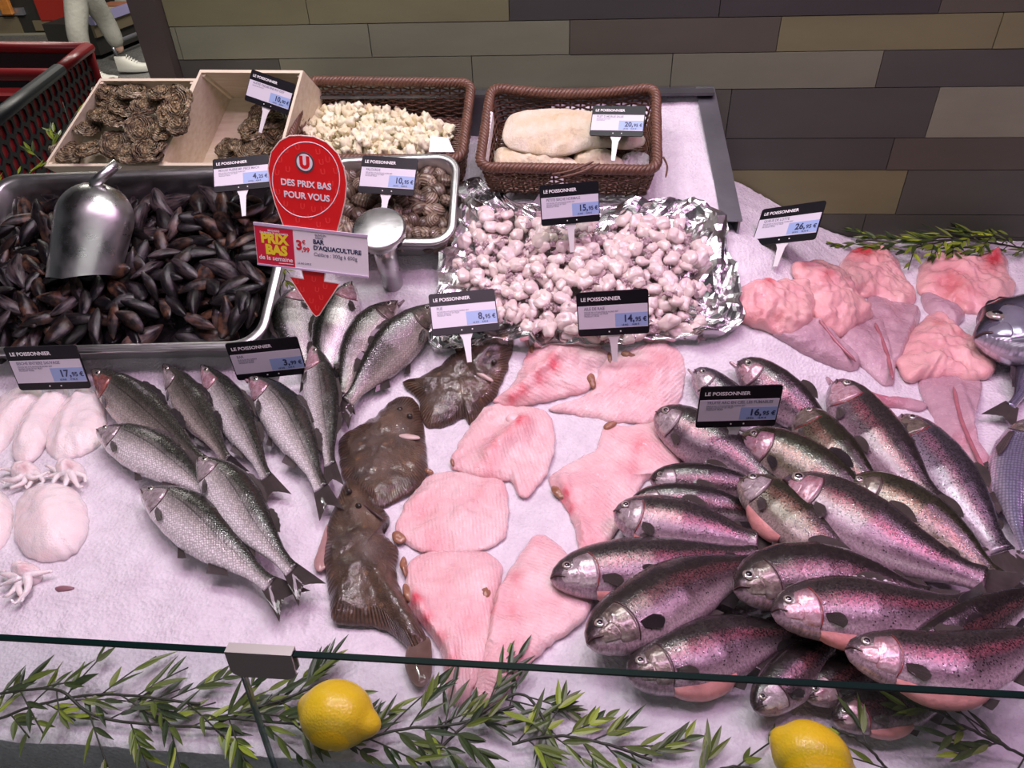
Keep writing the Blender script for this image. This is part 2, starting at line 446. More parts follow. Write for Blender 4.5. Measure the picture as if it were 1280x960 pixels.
def steel_tray(Q, label, depth, r=.035, flange=.011, name='steel_tray', perforated=False):
    e = empty(name, Q.P(.5, .5, -depth)); tag(e, label, 'tray')
    b = MB()
    b.grid([Q.loop(0, r, -.008), Q.loop(0, r, -.001), Q.loop(.002, r, .0005), Q.loop(flange, r-.006, .0005), Q.loop(flange+.003, r-.008, -.003),
            Q.loop(flange+.006, r-.008, -depth*.5), Q.loop(flange+.012, r-.010, -depth+.012), Q.loop(flange+.024, r-.015, -depth), Q.loop(Q.D*.35, .01, -depth)], cu=True)
    b.grid([Q.loop(.002, r, -.008), Q.loop(flange-.001, r-.006, -.006), Q.loop(flange+.003, r-.008, -depth*.5), Q.loop(flange+.012, r-.012, -depth-.002), Q.loop(Q.D*.35, .01, -depth-.002)], cu=True)
    lp = Q.loop(Q.D*.35, .01, -depth); b.add(lp, [tuple(range(len(lp)))]); lp = Q.loop(Q.D*.35, .01, -depth-.002); b.add(lp, [tuple(range(len(lp)))[::-1]])
    b.build('pan', STEEL, e)
    b = MB(); b.tube(Q.loop(.001, r, -.004), .0042, 8, closed=True); b.build('rolled_edge', STEEL, e)
    return e
QM = Quad((-62, 443), (326, 433), (381, 206), (-8, 219), .075)
steel_tray(QM, 'large steel tray heaped with black mussels at the left of the ice', .085, r=.05)
QC = Quad((402, 303), (566, 303), (574, 191), (405, 198), .085)
steel_tray(QC, 'small steel tray of brown clams below the left wicker basket', .065, r=.04, flange=.008)

# ---- thin plywood boxes
t = NT('pale_plywood'); o_ = t.obj()
t.p(Base__Color=t.mix(t.ramp(t.noise(t.n('Mapping', Vector=o_, Scale=(1, 6, 6)), 18, 5), [(.3, 0), (.7, 1)]), (.68, .58, .41), (.80, .73, .58)), Roughness=.6, Normal=t.bump(t.noise(o_, 90, 3), .2, .001))
PLY = t.m
PLYE = simple('plywood_edge', (.82, .74, .55), .6, vary=.1, vscale=60)
def wood_box(Q, depth, label):
    e = empty('oyster_box', Q.P(.5, .5, -depth)); tag(e, label, 'wooden box')
    T = .006
    def wall(a, b_, name):
        m = MB(); a = np.array(a); b_ = np.array(b_); ctr = np.array([.5, .5]); mm = []
        def ins(p):
            d = ctr-p; return p+np.array([math.copysign(T/Q.W, d[0]) if abs(d[0]) > .4 else 0, math.copysign(T/Q.D, d[1]) if abs(d[1]) > .4 else 0])
        V = [Q.P(*p, w) for w in (0, -depth) for p in (a, b_, ins(b_), ins(a))]
        m.add(V, [(4, 5, 1, 0), (5, 6, 2, 1), (6, 7, 3, 2), (7, 4, 0, 3), (7, 6, 5, 4)], m=0); m.add(V[:4], [(0, 1, 2, 3)], m=1)
        m.build(name, [PLY, PLYE], e, smooth=False)
    wall((0, 0), (1, 0), 'front_panel'); wall((1, 0), (1, 1), 'side_panel'); wall((1, 1), (0, 1), 'back_panel'); wall((0, 1), (0, 0), 'side_panel')
    m = MB(); V = [Q.P(u, v, w) for w in (-depth+.004, -depth-.001) for u, v in ((.004, .004), (.996, .004), (.996, .996), (.004, .996))]
    m.add(V, [(0, 1, 2, 3), (7, 6, 5, 4), (0, 4, 5, 1), (1, 5, 6, 2), (2, 6, 7, 3), (3, 7, 4, 0)]); m.build('bottom_panel', PLY, e, smooth=False)
    for u, v in ((.03, .03), (.97, .03), (.03, .97), (.97, .97)):
        m = MB(); m.box(Q.P(u, v, -depth*.5), (.010, .010, depth*.9), Q.ex, Q.ey, Q.n); m.build('corner_post', PLYE, e, smooth=False)
    return e
QB1 = Quad((54, 208), (197, 207), (246, 98), (125, 98), .045, .125)
QB2 = Quad((197, 207), (347, 207), (379, 88), (250, 87), .045, .140)
wood_box(QB1, .050, 'pale plywood box full of oysters at the far left')
wood_box(QB2, .135, 'pale plywood box mostly empty with a few oysters at its right end')

# ---- wicker baskets
t = NT('brown_wicker'); o_ = t.obj()
t.p(Base__Color=t.mix(t.noise(o_, 55, 4, .7), (.030, .014, .010), (.24, .115, .07)), Roughness=.42, Normal=t.bump(t.noise(t.n('Mapping', Vector=o_, Scale=(1, 1, 3)), 240, 2), .4, .0008))
WICK = t.m
def basket(Q, H, label, sag=0.0, floor_w=None, group=None, taper=.07):
    e = empty('wicker_basket', Q.P(.5, .5, -H)); tag(e, label, 'basket')
    def path(w, n, extra=0.0):
        """closed outline at height w; returns points, outward normals"""
        lp = Q.loop(.004+taper*(-w)*1.6, .022, 0, 6); lp = np.array(lp+[lp[0]])
        L = np.concatenate([[0], np.cumsum(np.linalg.norm(np.diff(lp, axis=0), axis=1))]); s = np.linspace(0, L[-1], n+1)[:-1]
        P = np.stack([np.interp(s, L, lp[:, k]) for k in range(3)], 1)
        c = Q.P(.5, .5); out = []
        for p in P:
            v = np.dot(p-Q.c[0], Q.ey)/Q.D; u = np.dot(p-Q.c[0], Q.ex)/Q.W
            sg = -sag*math.sin(PI*min(max(u, 0), 1))*sm(v, .8, 1)*(1+w/H)
            out.append(p+RN*(w+sg))
        T = np.roll(P, -1, 0)-np.roll(P, 1, 0); Nn = np.cross(T, RN); Nn /= np.linalg.norm(Nn, axis=1)[:, None]
        return np.array(out), Nn, L[-1]
    _, _, LL = path(0, 10); S = int(LL/.021)//2*2+1
    b = MB(); rows = int(H/.0070)
    for r in range(rows):
        w = -.008-r*(H-.010)/rows; n = S*4; P, Nn, _ = path(w, n)
        ph = [math.cos(PI*S*i/n+r*PI) for i in range(n)]
        b.tube([P[i]+Nn[i]*.0030*ph[i]+RN*.0006*nz(i*.3, r) for i in range(n)], .0020, 5, closed=True)
    b.build('woven_wall', WICK, e)
    b = MB(); Pt, _, _ = path(-.002, S); Pb, _, _ = path(-H, S)
    for i in range(S): b.tube([Pt[i], (Pt[i]+Pb[i])/2, Pb[i]], .0022, 5)
    b.build('stakes', WICK, e)
    b = MB(); n = 420; P, Nn, _ = path(.002, n); tw = int(LL/.030)
    for st in range(4):
        pts = [P[i]+Nn[i]*.0055*math.cos(2*PI*(tw*i/n+st/4))+RN*.0055*math.sin(2*PI*(tw*i/n+st/4)) for i in range(n)]
        b.tube(pts, .0048, 6, closed=True)
    b.build('braided_rim', WICK, e)
    b = MB(); m = 30
    ins = .004+taper*H*1.6+.004
    for i in range(m+1):
        v = (ins/Q.D)+(1-2*ins/Q.D)*i/m
        b.tube([Q.P(ins/Q.W+(1-2*ins/Q.W)*j/36, v, -H+.003+.0018*math.cos(PI*j*.9+PI*i)) for j in range(37)], .0028, 5)
    for j in range(0, 19):
        u = ins/Q.W+(1-2*ins/Q.W)*j/18; b.tube([Q.P(u, ins/Q.D, -H+.002), Q.P(u, 1-ins/Q.D, -H+.002)], .0028, 5)
    b.build('woven_base', WICK, e)
    return e
QA = Quad((352, 201), (579, 202), (592, 103), (384, 100), .06)
basket(QA, .085, 'brown wicker basket of crumbled salt cod with a 16,50 price card')
QW = Quad((596, 212), (824, 216), (822, 108), (612, 108), .105)
wb = basket(QW, .080, 'brown wicker basket holding whole salt cod fillets', sag=.016)

# ---- generic domed slab from an outline
def slab(name, poly, mat, mapper, nrm, T, parent=None, n=96, rings=22, p=2.2, q=.6, noise=(.0, 60), c=None, ridges=(), patches=(), axis=None, label=None, cat=None, org=None, wav=0.0, seed=0.0, smooth=True, under=.3, nz_edge=0.0, rot_mesh=None, lift=0.0, sp=True, hf=None):
    B = smooth_poly(poly, n) if sp else np.array(poly, float)
    n = len(B)
    if nz_edge:
        cc = B.mean(0)
        for i in range(n):
            d = B[i]-cc; B[i] = B[i]+d/np.linalg.norm(d)*nz_edge*nz(B[i][0]*.09, B[i][1]*.09, seed)
    c = B.mean(0) if c is None else np.array(c, float)
    if axis is None: axis = (1, 0)
    ax = _n(axis); rows = []; U = []; U2 = []; Cc = []
    def row(r, h0=None):
        R = []; u = []; u2 = []; cc = []
        for i in range(n):
            P = c+(B[i]-c)*r; w = mapper(P[0], P[1]); N_ = nrm(w[0], w[1])
            if h0 is not None: h = h0
            else:
                h = T*max(0.0, 1-r**p)**q
                for (a, b_, wd, hh) in ridges:
                    a = np.array(a, float); b_ = np.array(b_, float); tt = np.clip(np.dot(P-a, b_-a)/np.dot(b_-a, b_-a), 0, 1); dd = np.linalg.norm(P-(a+(b_-a)*tt))
                    h += hh*math.exp(-(dd/wd)**2)*min(1, (1-r)*8)
                if noise[0]: h += noise[0]*nz(w[0]*noise[1], w[1]*noise[1], seed)*min(1, (1-r)*5)+noise[0]*.45*nz(w[0]*noise[1]*3, w[1]*noise[1]*3, seed)*min(1, (1-r)*5)
                if wav: h += wav*nz(w[0]*25, w[1]*25, seed+5)
                if hf: h += hf(P, r)
            tone = 0.0
            for (x, y, rad, st) in patches:
                tone += st*math.exp(-((P[0]-x)**2+(P[1]-y)**2)/rad**2)
            R.append(w+N_*(h+lift)); u.append((i/n, 1-r)); cc.append(tone)
            d = (P-c)/900.0; u2.append((np.dot(d, ax)+1, d[0]*-ax[1]+d[1]*ax[0]+1))
        rows.append(R); U.append(u); U2.append(u2); Cc.append(cc)
    row(.02, -T*under*.2 if under else 0); row(.9, -T*under); row(.99, -T*under*.6)
    for k in range(rings+1):
        s = k/rings; r = 1-s**1.35; r = max(r, .004); row(r)
    b = MB(); b.grid(rows, cu=True, cap=True, uv=U, uv2=U2, c=Cc)
    V = np.array([v for r in rows for v in r])
    if parent is None:
        o = b.build(name, mat, None, smooth, org=(V[:, 0].mean(), V[:, 1].mean(), V[:, 2].min()) if org is None else org)
        tag(o, label, cat)
    else: o = b.build(name, mat, parent, smooth)
    return o
up_n = lambda x, y: np.array([0, 0, 1.0])
ramp_n = lambda x, y: RN
def ice_n(x, y, e=.02):
    gx = (ice1(x+e, y)-ice1(x-e, y))/(2*e); gy = (ice1(x, y+e)-ice1(x, y-e))/(2*e); return _n((-gx, -gy, 1))
_hc = {}
def fast_hit(lift=0.0):
    def f(px, py): return hit(px, py, lift)
    return f

# ---- salt cod fillets
t = NT('salted_cod'); o_ = t.obj()
t.p(Base__Color=t.mix(t.ramp(t.noise(o_, 22, 5, .6), [(.35, 0), (.7, 1)]), (.72, .60, .38), (.86, .80, .66)), Roughness=.6, Normal=t.bump(t.math('ADD', t.noise(o_, 330, 5, .7), t.noise(t.n('Mapping', Vector=o_, Scale=(3, 1, 1)), 60, 4)), .8, .003), Subsurface__Weight=.1, Subsurface__Radius=(.01, .006, .004))
CODM = t.m
mp = lambda k: (lambda x, y: on_ramp(x, y, k))
kf = .105-.080*math.sqrt(1+RK*RK)+.012
slab('salt_cod_fillet', [(629, 163), (636, 146), (655, 139), (690, 136), (735, 139), (770, 148), (800, 165), (806, 180), (785, 186), (760, 184), (735, 186), (715, 192), (690, 195), (655, 190), (632, 181)], CODM, mp(kf+.045), ramp_n, .015, noise=(.005, 45), ridges=[((640, 165), (790, 172), 14, .006)], label='large pale salt cod fillet lying across the back of the right basket', cat='fish fillet', nz_edge=1.6)
slab('salt_cod_fillet', [(622, 186), (650, 190), (685, 194), (712, 198), (724, 208), (705, 214), (665, 214), (630, 212), (618, 203)], CODM, mp(kf+.022), ramp_n, .018, noise=(.005, 50), label='white salt crusted cod piece at the front left of the right basket', cat='fish fillet', seed=4, nz_edge=1.5)
slab('salt_cod_fillet', [(722, 190), (745, 186), (765, 192), (780, 204), (778, 213), (750, 214), (725, 210), (716, 200)], CODM, mp(kf+.022), ramp_n, .018, noise=(.005, 50), label='short salt cod piece at the front middle of the right basket, by the card stem', cat='fish fillet', seed=9, nz_edge=1.5)
slab('coarse_salt', [(778, 196), (795, 190), (812, 196), (812, 210), (795, 214), (778, 213)], simple('salt_white', (.85, .83, .84), .6, bump=(700, .8, .002)), mp(kf+.012), ramp_n, .012, noise=(.005, 120), label='small heap of coarse white salt in the right basket corner', cat='salt', seed=2)
bpy.context.scene.collection.objects[-1]['kind'] = 'stuff'
WHITE = simple('white_plastic', (.82, .82, .83), .4)
b = MB(); a = on_ramp(613, 146, kf+.07); c_ = on_ramp(604, 206, kf+.055)
b.box((a+c_)/2, (.013, np.linalg.norm(c_-a), .030), (1, 0, 0), _n(a-c_), RN); o = b.build('foam_bar', WHITE, smooth=False); tag(o, 'upright white foam bar inside the left end of the right basket', 'foam bar')
bv = o.modifiers.new('b', 'BEVEL'); bv.width = .002
b = MB()
P4 = [on_ramp(x, y, .06) for x, y in ((536, 190), (568, 190), (560, 172), (538, 170))]
b.add(P4+[p-RN*.0012 for p in P4], [(0, 1, 2, 3), (7, 6, 5, 4), (0, 4, 5, 1), (1, 5, 6, 2), (2, 6, 7, 3), (3, 7, 4, 0)]); tag(b.build('paper_slip', WHITE, smooth=False), 'blank white paper slip at the front right of the crumbled cod', 'paper')

# ================================================================== SHELLFISH
def place(src, labels, cat, group, spots):
    out = []
    for i, (loc, rot, sc) in enumerate(spots):
        o = src[i % len(src)]
        o = o if i < len(src) else copy_tree(o)
        o.location = loc; o.rotation_euler = rot; o.scale = (sc,)*3 if not hasattr(sc, '__len__') else sc
        lab = labels(i) if callable(labels) else labels
        tag(o, lab, cat, group if not callable(group) else group(i)); out.append(o)
    return out
# mussel
t = NT('mussel_shell'); u = t.uv(); rn = t.n('ObjectInfo').outputs['Random']
g = t.noise(t.n('Mapping', Vector=u, Scale=(1.4, 7, 1)), 2.2, 5, .6); g2 = t.noise(t.obj(), 70, 4, .6)
c1 = t.mix(t.ramp(g, [(.42, 0), (.75, 1)]), (.003, .003, .005), (.02, .012, .011))
c2 = t.mix(t.math('MULTIPLY', t.ramp(rn, [(.55, 0), (.9, 1)]), t.ramp(g2, [(.45, 0), (.65, 1)])), c1, (.10, .045, .026))
c3 = t.mix(t.math('MULTIPLY', t.ramp(t.math('FRACT', t.math('MULTIPLY', rn, 7.3)), [(.8, 0), (.9, 1)]), t.ramp(g, [(.4, 0), (.6, .6)])), c2, (.11, .08, .085))
t.p(Base__Color=c3, Roughness=t.ramp(g2, [(.3, .25), (.7, .50)]), Specular__IOR__Level=.12, Normal=t.bump(t.math('ADD', g, t.math('MULTIPLY', g2, .8)), .30, .0016), Coat__Weight=.6, Coat__Roughness=.04, Coat__Normal=t.bump(t.noise(t.obj(), 190, 4, .65), .8, .002))
MUS = t.m
def mussel_mesh(k):
    b = MB(); L = .069; W = .0126+.001*k; H = .0100; rows = []; U = []
    for i in range(17):
        s = i/16; a = W*(math.sin(PI*min(1, s**1.25)*.97+.02))**.62; hh = H*(math.sin(PI*s**.85*.97+.02))**.8
        cx = (s-.5)*L; cy = .006*math.sin(PI*s)*(1 if k % 2 else .5)-.003*s
        R = []; uu = []
        for j in range(18):
            ph = 2*PI*j/18; cz = math.sin(ph); y = a*math.cos(ph); z = hh*math.copysign(abs(cz)**1.7, cz)
            q = 1+.09*nz(s*2.5, ph*.8, k*3); R.append((cx, cy+y*q, z*q)); uu.append((s, j/18))
        rows.append(R); U.append(uu)
    b.grid(rows, cu=True, cap=True, uv=U); return b
srcs = []
for k in range(4):
    o = mussel_mesh(k).build('mussel', MUS, org=(0, 0, 0)); srcs.append(o)
# one opened mussel showing hinge line and beard as parts would be too small: each mussel is one shell
spots = []; R_ = random.Random(3)
RM = Matrix([list(_n((1, 0, 0))), list(RV), list(RN)]).transposed()
def tiltrot(yaw, pitch, roll, base=RM):
    return (base @ (Matrix.Rotation(yaw, 3, 'Z') @ Matrix.Rotation(pitch, 3, 'Y') @ Matrix.Rotation(roll, 3, 'X'))).to_euler()
nu, nv = 15, 10
for lay in range(2):
    for i in range(nu):
        for j in range(nv-(1 if lay else 0)):
            u = (i+.5+.35*(R_.random()-.5)*2+(.5 if j % 2 else 0))/(nu+.3)*.92+.028+ (0.01 if lay else -.01); v = (j+.5+.35*(R_.random()-.5)*2+(.5 if lay else 0))/nv*.82+.085
            if u > .925: u = 1.85-u
            if lay == 1 and .60 < u < .72 and v < .30 and R_.random() < .85: continue
            if lay == 0 and .63 < u < .70 and .12 < v < .24: continue
            w = -.042+lay*.026+.010*R_.random()-.012*sm(v, .7, 1)
            p = QM.P(u, v, w)
            spots.append((p, tiltrot(R_.random()*2*PI, (R_.random()-.5)*.9, (R_.random()-.5)*1.6), .92+.33*R_.random()))
spots = spots[:298]
place(srcs, 'wet black mussel in the heap filling the large steel tray', 'mussel', 'mussels heaped in the large tray', spots)
# dark sheet added under the mussels, standing in for shade in the gaps
b = MB(); lp = [QM.loop(.030, .03, -.060), QM.loop(.1, .03, -.055), QM.loop(.16, .01, -.055)]
b.grid(lp, cu=True); b.add(lp[-1], [tuple(range(len(lp[-1])))]); tag(b.build('mussel_gap_shade', simple('dark_gap_shade', (.012, .010, .012), .15, bump=(60, .4, .004))), 'dark sheet added under the mussels as shade between them in the large tray', 'dark sheet', kind='stuff')

# clams
t = NT('clam_shell'); u = t.uv(); rn = t.n('ObjectInfo').outputs['Random']
dq = t.n('VectorMath', {'operation': 'DISTANCE'}, _0=t.obj(), _1=(0, .016, 0)).outputs['Value']; w_ = t.n('TexWave', {'bands_direction': 'X'}, Vector=t.n('CombineXYZ', X=dq), Scale=80.0, Distortion=.6, Detail=1.0)
c1 = t.mix(rn, (.07, .042, .028), (.34, .26, .18)); c1 = t.mix(t.ramp(w_.outputs['Fac'], [(.3, 0), (.8, .75)]), c1, (.05, .028, .02))
t.p(Base__Color=c1, Roughness=.38, Normal=t.bump(w_.outputs['Fac'], .5, .0012), Coat__Weight=.3)
CLAM = t.m
def clam_mesh(k):
    b = MB()
    def fn(d):
        seam = math.exp(-(d[2]/.09)**2); return 1-.13*seam+.05*nz(d[0]*2, d[1]*2, k)+(.10 if d[1] > .6 else 0)*(d[1]-.6)
    b.ball((0, 0, 0), (.0170, .0150, .0118), nu=20, nv=14, fn=fn); return b
srcs = [clam_mesh(k).build('clam', CLAM, org=(0, 0, 0)) for k in range(3)]
spots = []
nu, nv = 11, 7
for lay in range(2):
    for i in range(nu):
        for j in range(nv):
            u = (i+.5+.3*(R_.random()-.5)*2+(.5 if j % 2 else 0))/(nu+.5)*.86+.07; v = (j+.5+.25*(R_.random()-.5)*2+(.5 if lay else 0))/nv*.80+.08
            if lay and R_.random() < .15: continue
            w = -.045+lay*.019+.006*R_.random()-.010*sm(v, .5, 1)
            spots.append((QC.P(u, v, w), tiltrot(R_.random()*6.3, (R_.random()-.5)*2, (R_.random()-.5)*2), .85+.3*R_.random()))
place(srcs, 'round ribbed brown clam in the small steel tray', 'clam', 'clams in the small tray', spots)

# oysters
t = NT('oyster_shell'); o_ = t.obj(); rn = t.n('ObjectInfo').outputs['Random']
g = t.noise(o_, 24, 6, .7, .8); g2 = t.voro(o_, 95)
c1 = t.ramp(g, [(.32, (.02, .016, .010)), (.42, (.20, .13, .06)), (.50, (.50, .36, .18)), (.62, (.85, .76, .54))])
rr_ = t.n('VectorMath', {'operation': 'LENGTH'}, _0=t.n('Mapping', Vector=o_, Scale=(1, 1.28, 0))).outputs['Value']; wv = t.n('TexWave', {'bands_direction': 'X'}, Vector=t.n('CombineXYZ', X=t.math('ADD', rr_, t.math('MULTIPLY', t.noise(o_, 34, 4), .036))), Scale=44.0, Distortion=0.0).outputs['Fac']; c1 = t.mix(t.ramp(wv, [(.25, .6), (.55, 0)]), c1, (.05, .034, .02)); c1 = t.mix(t.math('MULTIPLY', t.ramp(rr_, [(.024, 0), (.036, .5)]), .5), c1, (.03, .02, .014)); c1 = t.mix(t.math('MULTIPLY', rn, .3), c1, (.09, .07, .06))
t.p(Base__Color=c1, Roughness=.55, Normal=t.bump(t.math('ADD', t.math('ADD', g, g2), wv), .9, .005))
OYS = t.m
def oyster_mesh(k):
    b = MB(); nu = 40; rows = []
    outl = [1+.22*nz(math.cos(2*PI*j/nu)*1.7, math.sin(2*PI*j/nu)*1.7, k*5)+.10*nz(math.cos(2*PI*j/nu)*5, math.sin(2*PI*j/nu)*5, k*5+9) for j in range(nu)]
    def ring(r, z, jit):
        R = []
        for j in range(nu):
            a = 2*PI*j/nu; q = r*outl[j]
            R.append((.041*q*math.cos(a)+.004*(1-r), .032*q*math.sin(a), z+jit*nz(math.cos(a)*4, math.sin(a)*4, k+r*6)))
        return R
    rows = [ring(.05, -.010, 0), ring(.5, -.009, .001), ring(.85, -.004, .003), ring(1.0, -.0005, .006), ring(1.02, .0012, .007), ring(.93, .0020, .006), ring(.94, .0042, .006)]
    for i, r in enumerate((.80, .81, .66, .67, .52, .53, .36, .2, .05)):
        z = .0045+.0065*(1-r*r)+(.0024 if i % 2 == 0 else 0); rows.append(ring(r, z, .0055))
    b.grid(rows, cu=True, cap=True); return b
srcs = [oyster_mesh(k).build('oyster', OYS, org=(0, 0, 0)) for k in range(5)]
pts1 = [(139, 125), (166, 116), (202, 117), (161, 135), (183, 132), (210, 142), (110, 159), (147, 150), (175, 161), (200, 163), (84, 190), (111, 187), (144, 181), (184, 189), (222, 131), (137, 112), (128, 143), (164, 192), (192, 180), (222, 150)]
def osp(Q, pts, w):
    sp = []
    for i, (x, y) in enumerate(pts):
        p0_ = on_ramp(x, y, Q.k+w*1.118); p = p0_+np.array([0, 0, 1])*0; vv_ = np.dot(p0_-Q.c[0], Q.ey)/Q.D; p = on_ramp(x, y, Q.k+(Q.c[3][2]-RK*(Q.c[3][1]-.95)-Q.k)*vv_+w*1.118+.007*(i % 3)); sp.append((p, tiltrot(R_.random()*6.3, (R_.random()-.5)*.9, (R_.random()-.5)*1.0), .74+.24*R_.random()))
    return sp
a1 = osp(QB1, pts1, -.026); a2 = osp(QB2, [(326, 143), (341, 152), (318, 160), (338, 168), (300, 184), (322, 180), (285, 188), (345, 160), (312, 192), (334, 188)], -.105)
lab = lambda i: 'craggy brown oyster heaped in the full plywood box' if i < len(a1) else 'craggy brown oyster at the right end of the half empty plywood box'
place(srcs, lab, 'oyster', lambda i: 'oysters in the left box' if i < len(a1) else 'oysters in the right box', a1+a2)

# crumbled salt cod
t = NT('cod_crumb'); o_ = t.obj()
t.p(Base__Color=t.mix(t.n('ObjectInfo').outputs['Random'], (.88, .86, .66), (.78, .70, .44)), Roughness=.6, Normal=t.bump(t.noise(o_, 420, 4, .7), .5, .002), Subsurface__Weight=.15, Subsurface__Radius=(.008, .006, .003))
def crumb(k):
    b = MB(); b.ball((0, 0, 0), (.013, .009, .008), nu=16, nv=11, fn=lambda d: 1+.75*nz(d[0]*1.6+k, d[1]*1.6, d[2]*1.6)+.35*nz(d[0]*4, d[1]*4+k, d[2]*4)); return b
srcs = [crumb(k*3.3).build('salt_cod_piece', t.m, org=(0, 0, 0)) for k in range(5)]
sp = []; PA = [(385, 137), (420, 132), (470, 134), (520, 148), (566, 158), (568, 178), (536, 190), (520, 202), (370, 202), (378, 165)]
def inpoly(x, y, P):
    c = False; j = len(P)-1
    for i in range(len(P)):
        if (P[i][1] > y) != (P[j][1] > y) and x < (P[j][0]-P[i][0])*(y-P[i][1])/(P[j][1]-P[i][1])+P[i][0]: c = not c
        j = i
    return c
def scatter(P, dx, dy, jit, rr):
    xs = [p[0] for p in P]; ys = [p[1] for p in P]; out = []; y = min(ys); r = 0
    while y < max(ys):
        x = min(xs)+(dx/2 if r % 2 else 0)
        while x < max(xs):
            X = x+(rr.random()-.5)*dx*jit; Y = y+(rr.random()-.5)*dy*jit
            if inpoly(X, Y, P): out.append((X, Y))
            x += dx
        y += dy; r += 1
    return out
for lay in range(3):
    for (x, y) in scatter(PA, 12.5, 8.5, .9, R_):
        f = math.exp(-((x-465)/95)**2-((y-165)/36)**2)
        if lay == 2 and f < .45: continue
        p = on_ramp(x, y, QA.k-.090+lay*.013+.022*f); sp.append((p, tiltrot(R_.random()*6.3, R_.random()*2, R_.random()*2), .7+.75*R_.random()))
place(srcs, 'crumbled piece of pale salt cod in the left wicker basket', 'salt cod', 'salt cod pieces in the left basket', sp[:298])

# ---- foil sheet
t = NT('crinkled_foil'); o_ = t.obj()
t.p(Base__Color=(.80, .80, .80), Metallic=1.0, Roughness=.24, Normal=t.bump(t.voro(o_, 34, 'F1'), .5, .006))
foilp = [(568, 243), (592, 236), (622, 250), (660, 268), (700, 274), (745, 268), (800, 262), (850, 256), (882, 262), (903, 285), (908, 318), (918, 350), (922, 385), (926, 408), (905, 420), (860, 428), (810, 430), (760, 436), (700, 438), (640, 436), (585, 442), (545, 440), (536, 425), (540, 395), (548, 365), (552, 335), (566, 305), (570, 272)]
def fhf(P, r):
    w = (P[0]*.011, P[1]*.016)
    rid = abs(nz(w[0]*2.0, w[1]*2.0, 1))+.35*abs(nz(w[0]*4, w[1]*4, 4))
    return .026*rid*sm(r, .35, .8)+.012*rid+.020*math.exp(-((1-r)/.10)**2)*(.6+.8*nz(P[0]*.02, P[1]*.02, 8))
slab('foil_sheet', foilp, t.m, fast_hit(.003), ice_n, .0, n=120, rings=28, hf=fhf, smooth=False, under=0, lift=.002, nz_edge=6, label='crinkled aluminium foil sheet spread on the ice under the baby cuttlefish', cat='foil')
# ---- baby cuttlefish on the foil
t = NT('cuttlefish_flesh'); o_ = t.obj(); rn = t.n('ObjectInfo').outputs['Random']
t.p(Base__Color=t.mix(t.ramp(t.noise(o_, 60, 3), [(.4, 0), (.75, .6)]), t.mix(rn, (.80, .68, .66), (.76, .68, .60)), (.60, .42, .44)), Roughness=.18, Subsurface__Weight=.35, Subsurface__Radius=(.01, .006, .005), Coat__Weight=.5, Coat__Roughness=.08, Normal=t.bump(t.noise(o_, 180, 3), .25, .001))
FLESH = t.m
TENT = simple('purple_grey_tentacle', (.40, .28, .30), .25, vary=.5, vscale=160, Coat__Weight=.4)
srcs = []
for k in range(4):
    e = empty('baby_cuttlefish', (0, 0, 0))
    b = MB(); b.ball((.004, 0, .006), (.0185, .0130, .0085), nu=18, nv=12, fn=lambda d: 1+.34*nz(d[0]*1.5, d[1]*1.5, k*2.0)+.12*nz(d[0]*4, d[1]*4, k*2.0)+.10*(d[0] < -.3)*d[0]); b.build('mantle', FLESH, e)
    b = MB()
    b.ball((-.014, 0, .005), (.0058, .0062, .005), nu=10, nv=8)
    for j in range(6):
        a = (j-2.5)*.42; r1 = R_.random()
        P = [(-.015, .004*math.sin(a), .005), (-.0195, .0070*math.sin(a), .007+.002*r1), (-.0225-.002*r1, .0085*math.sin(a)+.003*(R_.random()-.5), .004+.004*R_.random())]
        b.tube(catmull(P, 6), [.0024, .0023, .002, .0018, .0014, .0008], 6)
    b.build('tentacles', TENT, e)
    srcs.append(e)
PF = [(588, 290), (610, 268), (650, 268), (690, 284), (760, 282), (800, 276), (850, 276), (888, 300), (892, 325), (868, 340), (850, 345), (880, 360), (905, 380), (872, 392), (884, 404), (862, 422), (760, 424), (640, 412), (600, 385), (578, 352), (572, 320)]
sp = []
for lay in range(3):
    for (x, y) in scatter(PF, 17.8, 14.5, .95, R_):
        if lay == 2 and (x > 800 or R_.random() < .80): continue
        if x > 838 and lay == 1 and R_.random() < .6: continue
        w = hit(x, y, .014+lay*.013+.018*math.exp(-((x-715)/130)**2-((y-350)/70)**2)); sp.append((w, tiltrot(R_.random()*6.3, (R_.random()-.5)*.7, (R_.random()-.5)*1.2), .70+.42*R_.random()))
print('cuttle', len(sp))
place(srcs, 'small pale pink baby cuttlefish with purple tentacles piled on the foil', 'cuttlefish', 'baby cuttlefish piled on the foil', sp[:298])
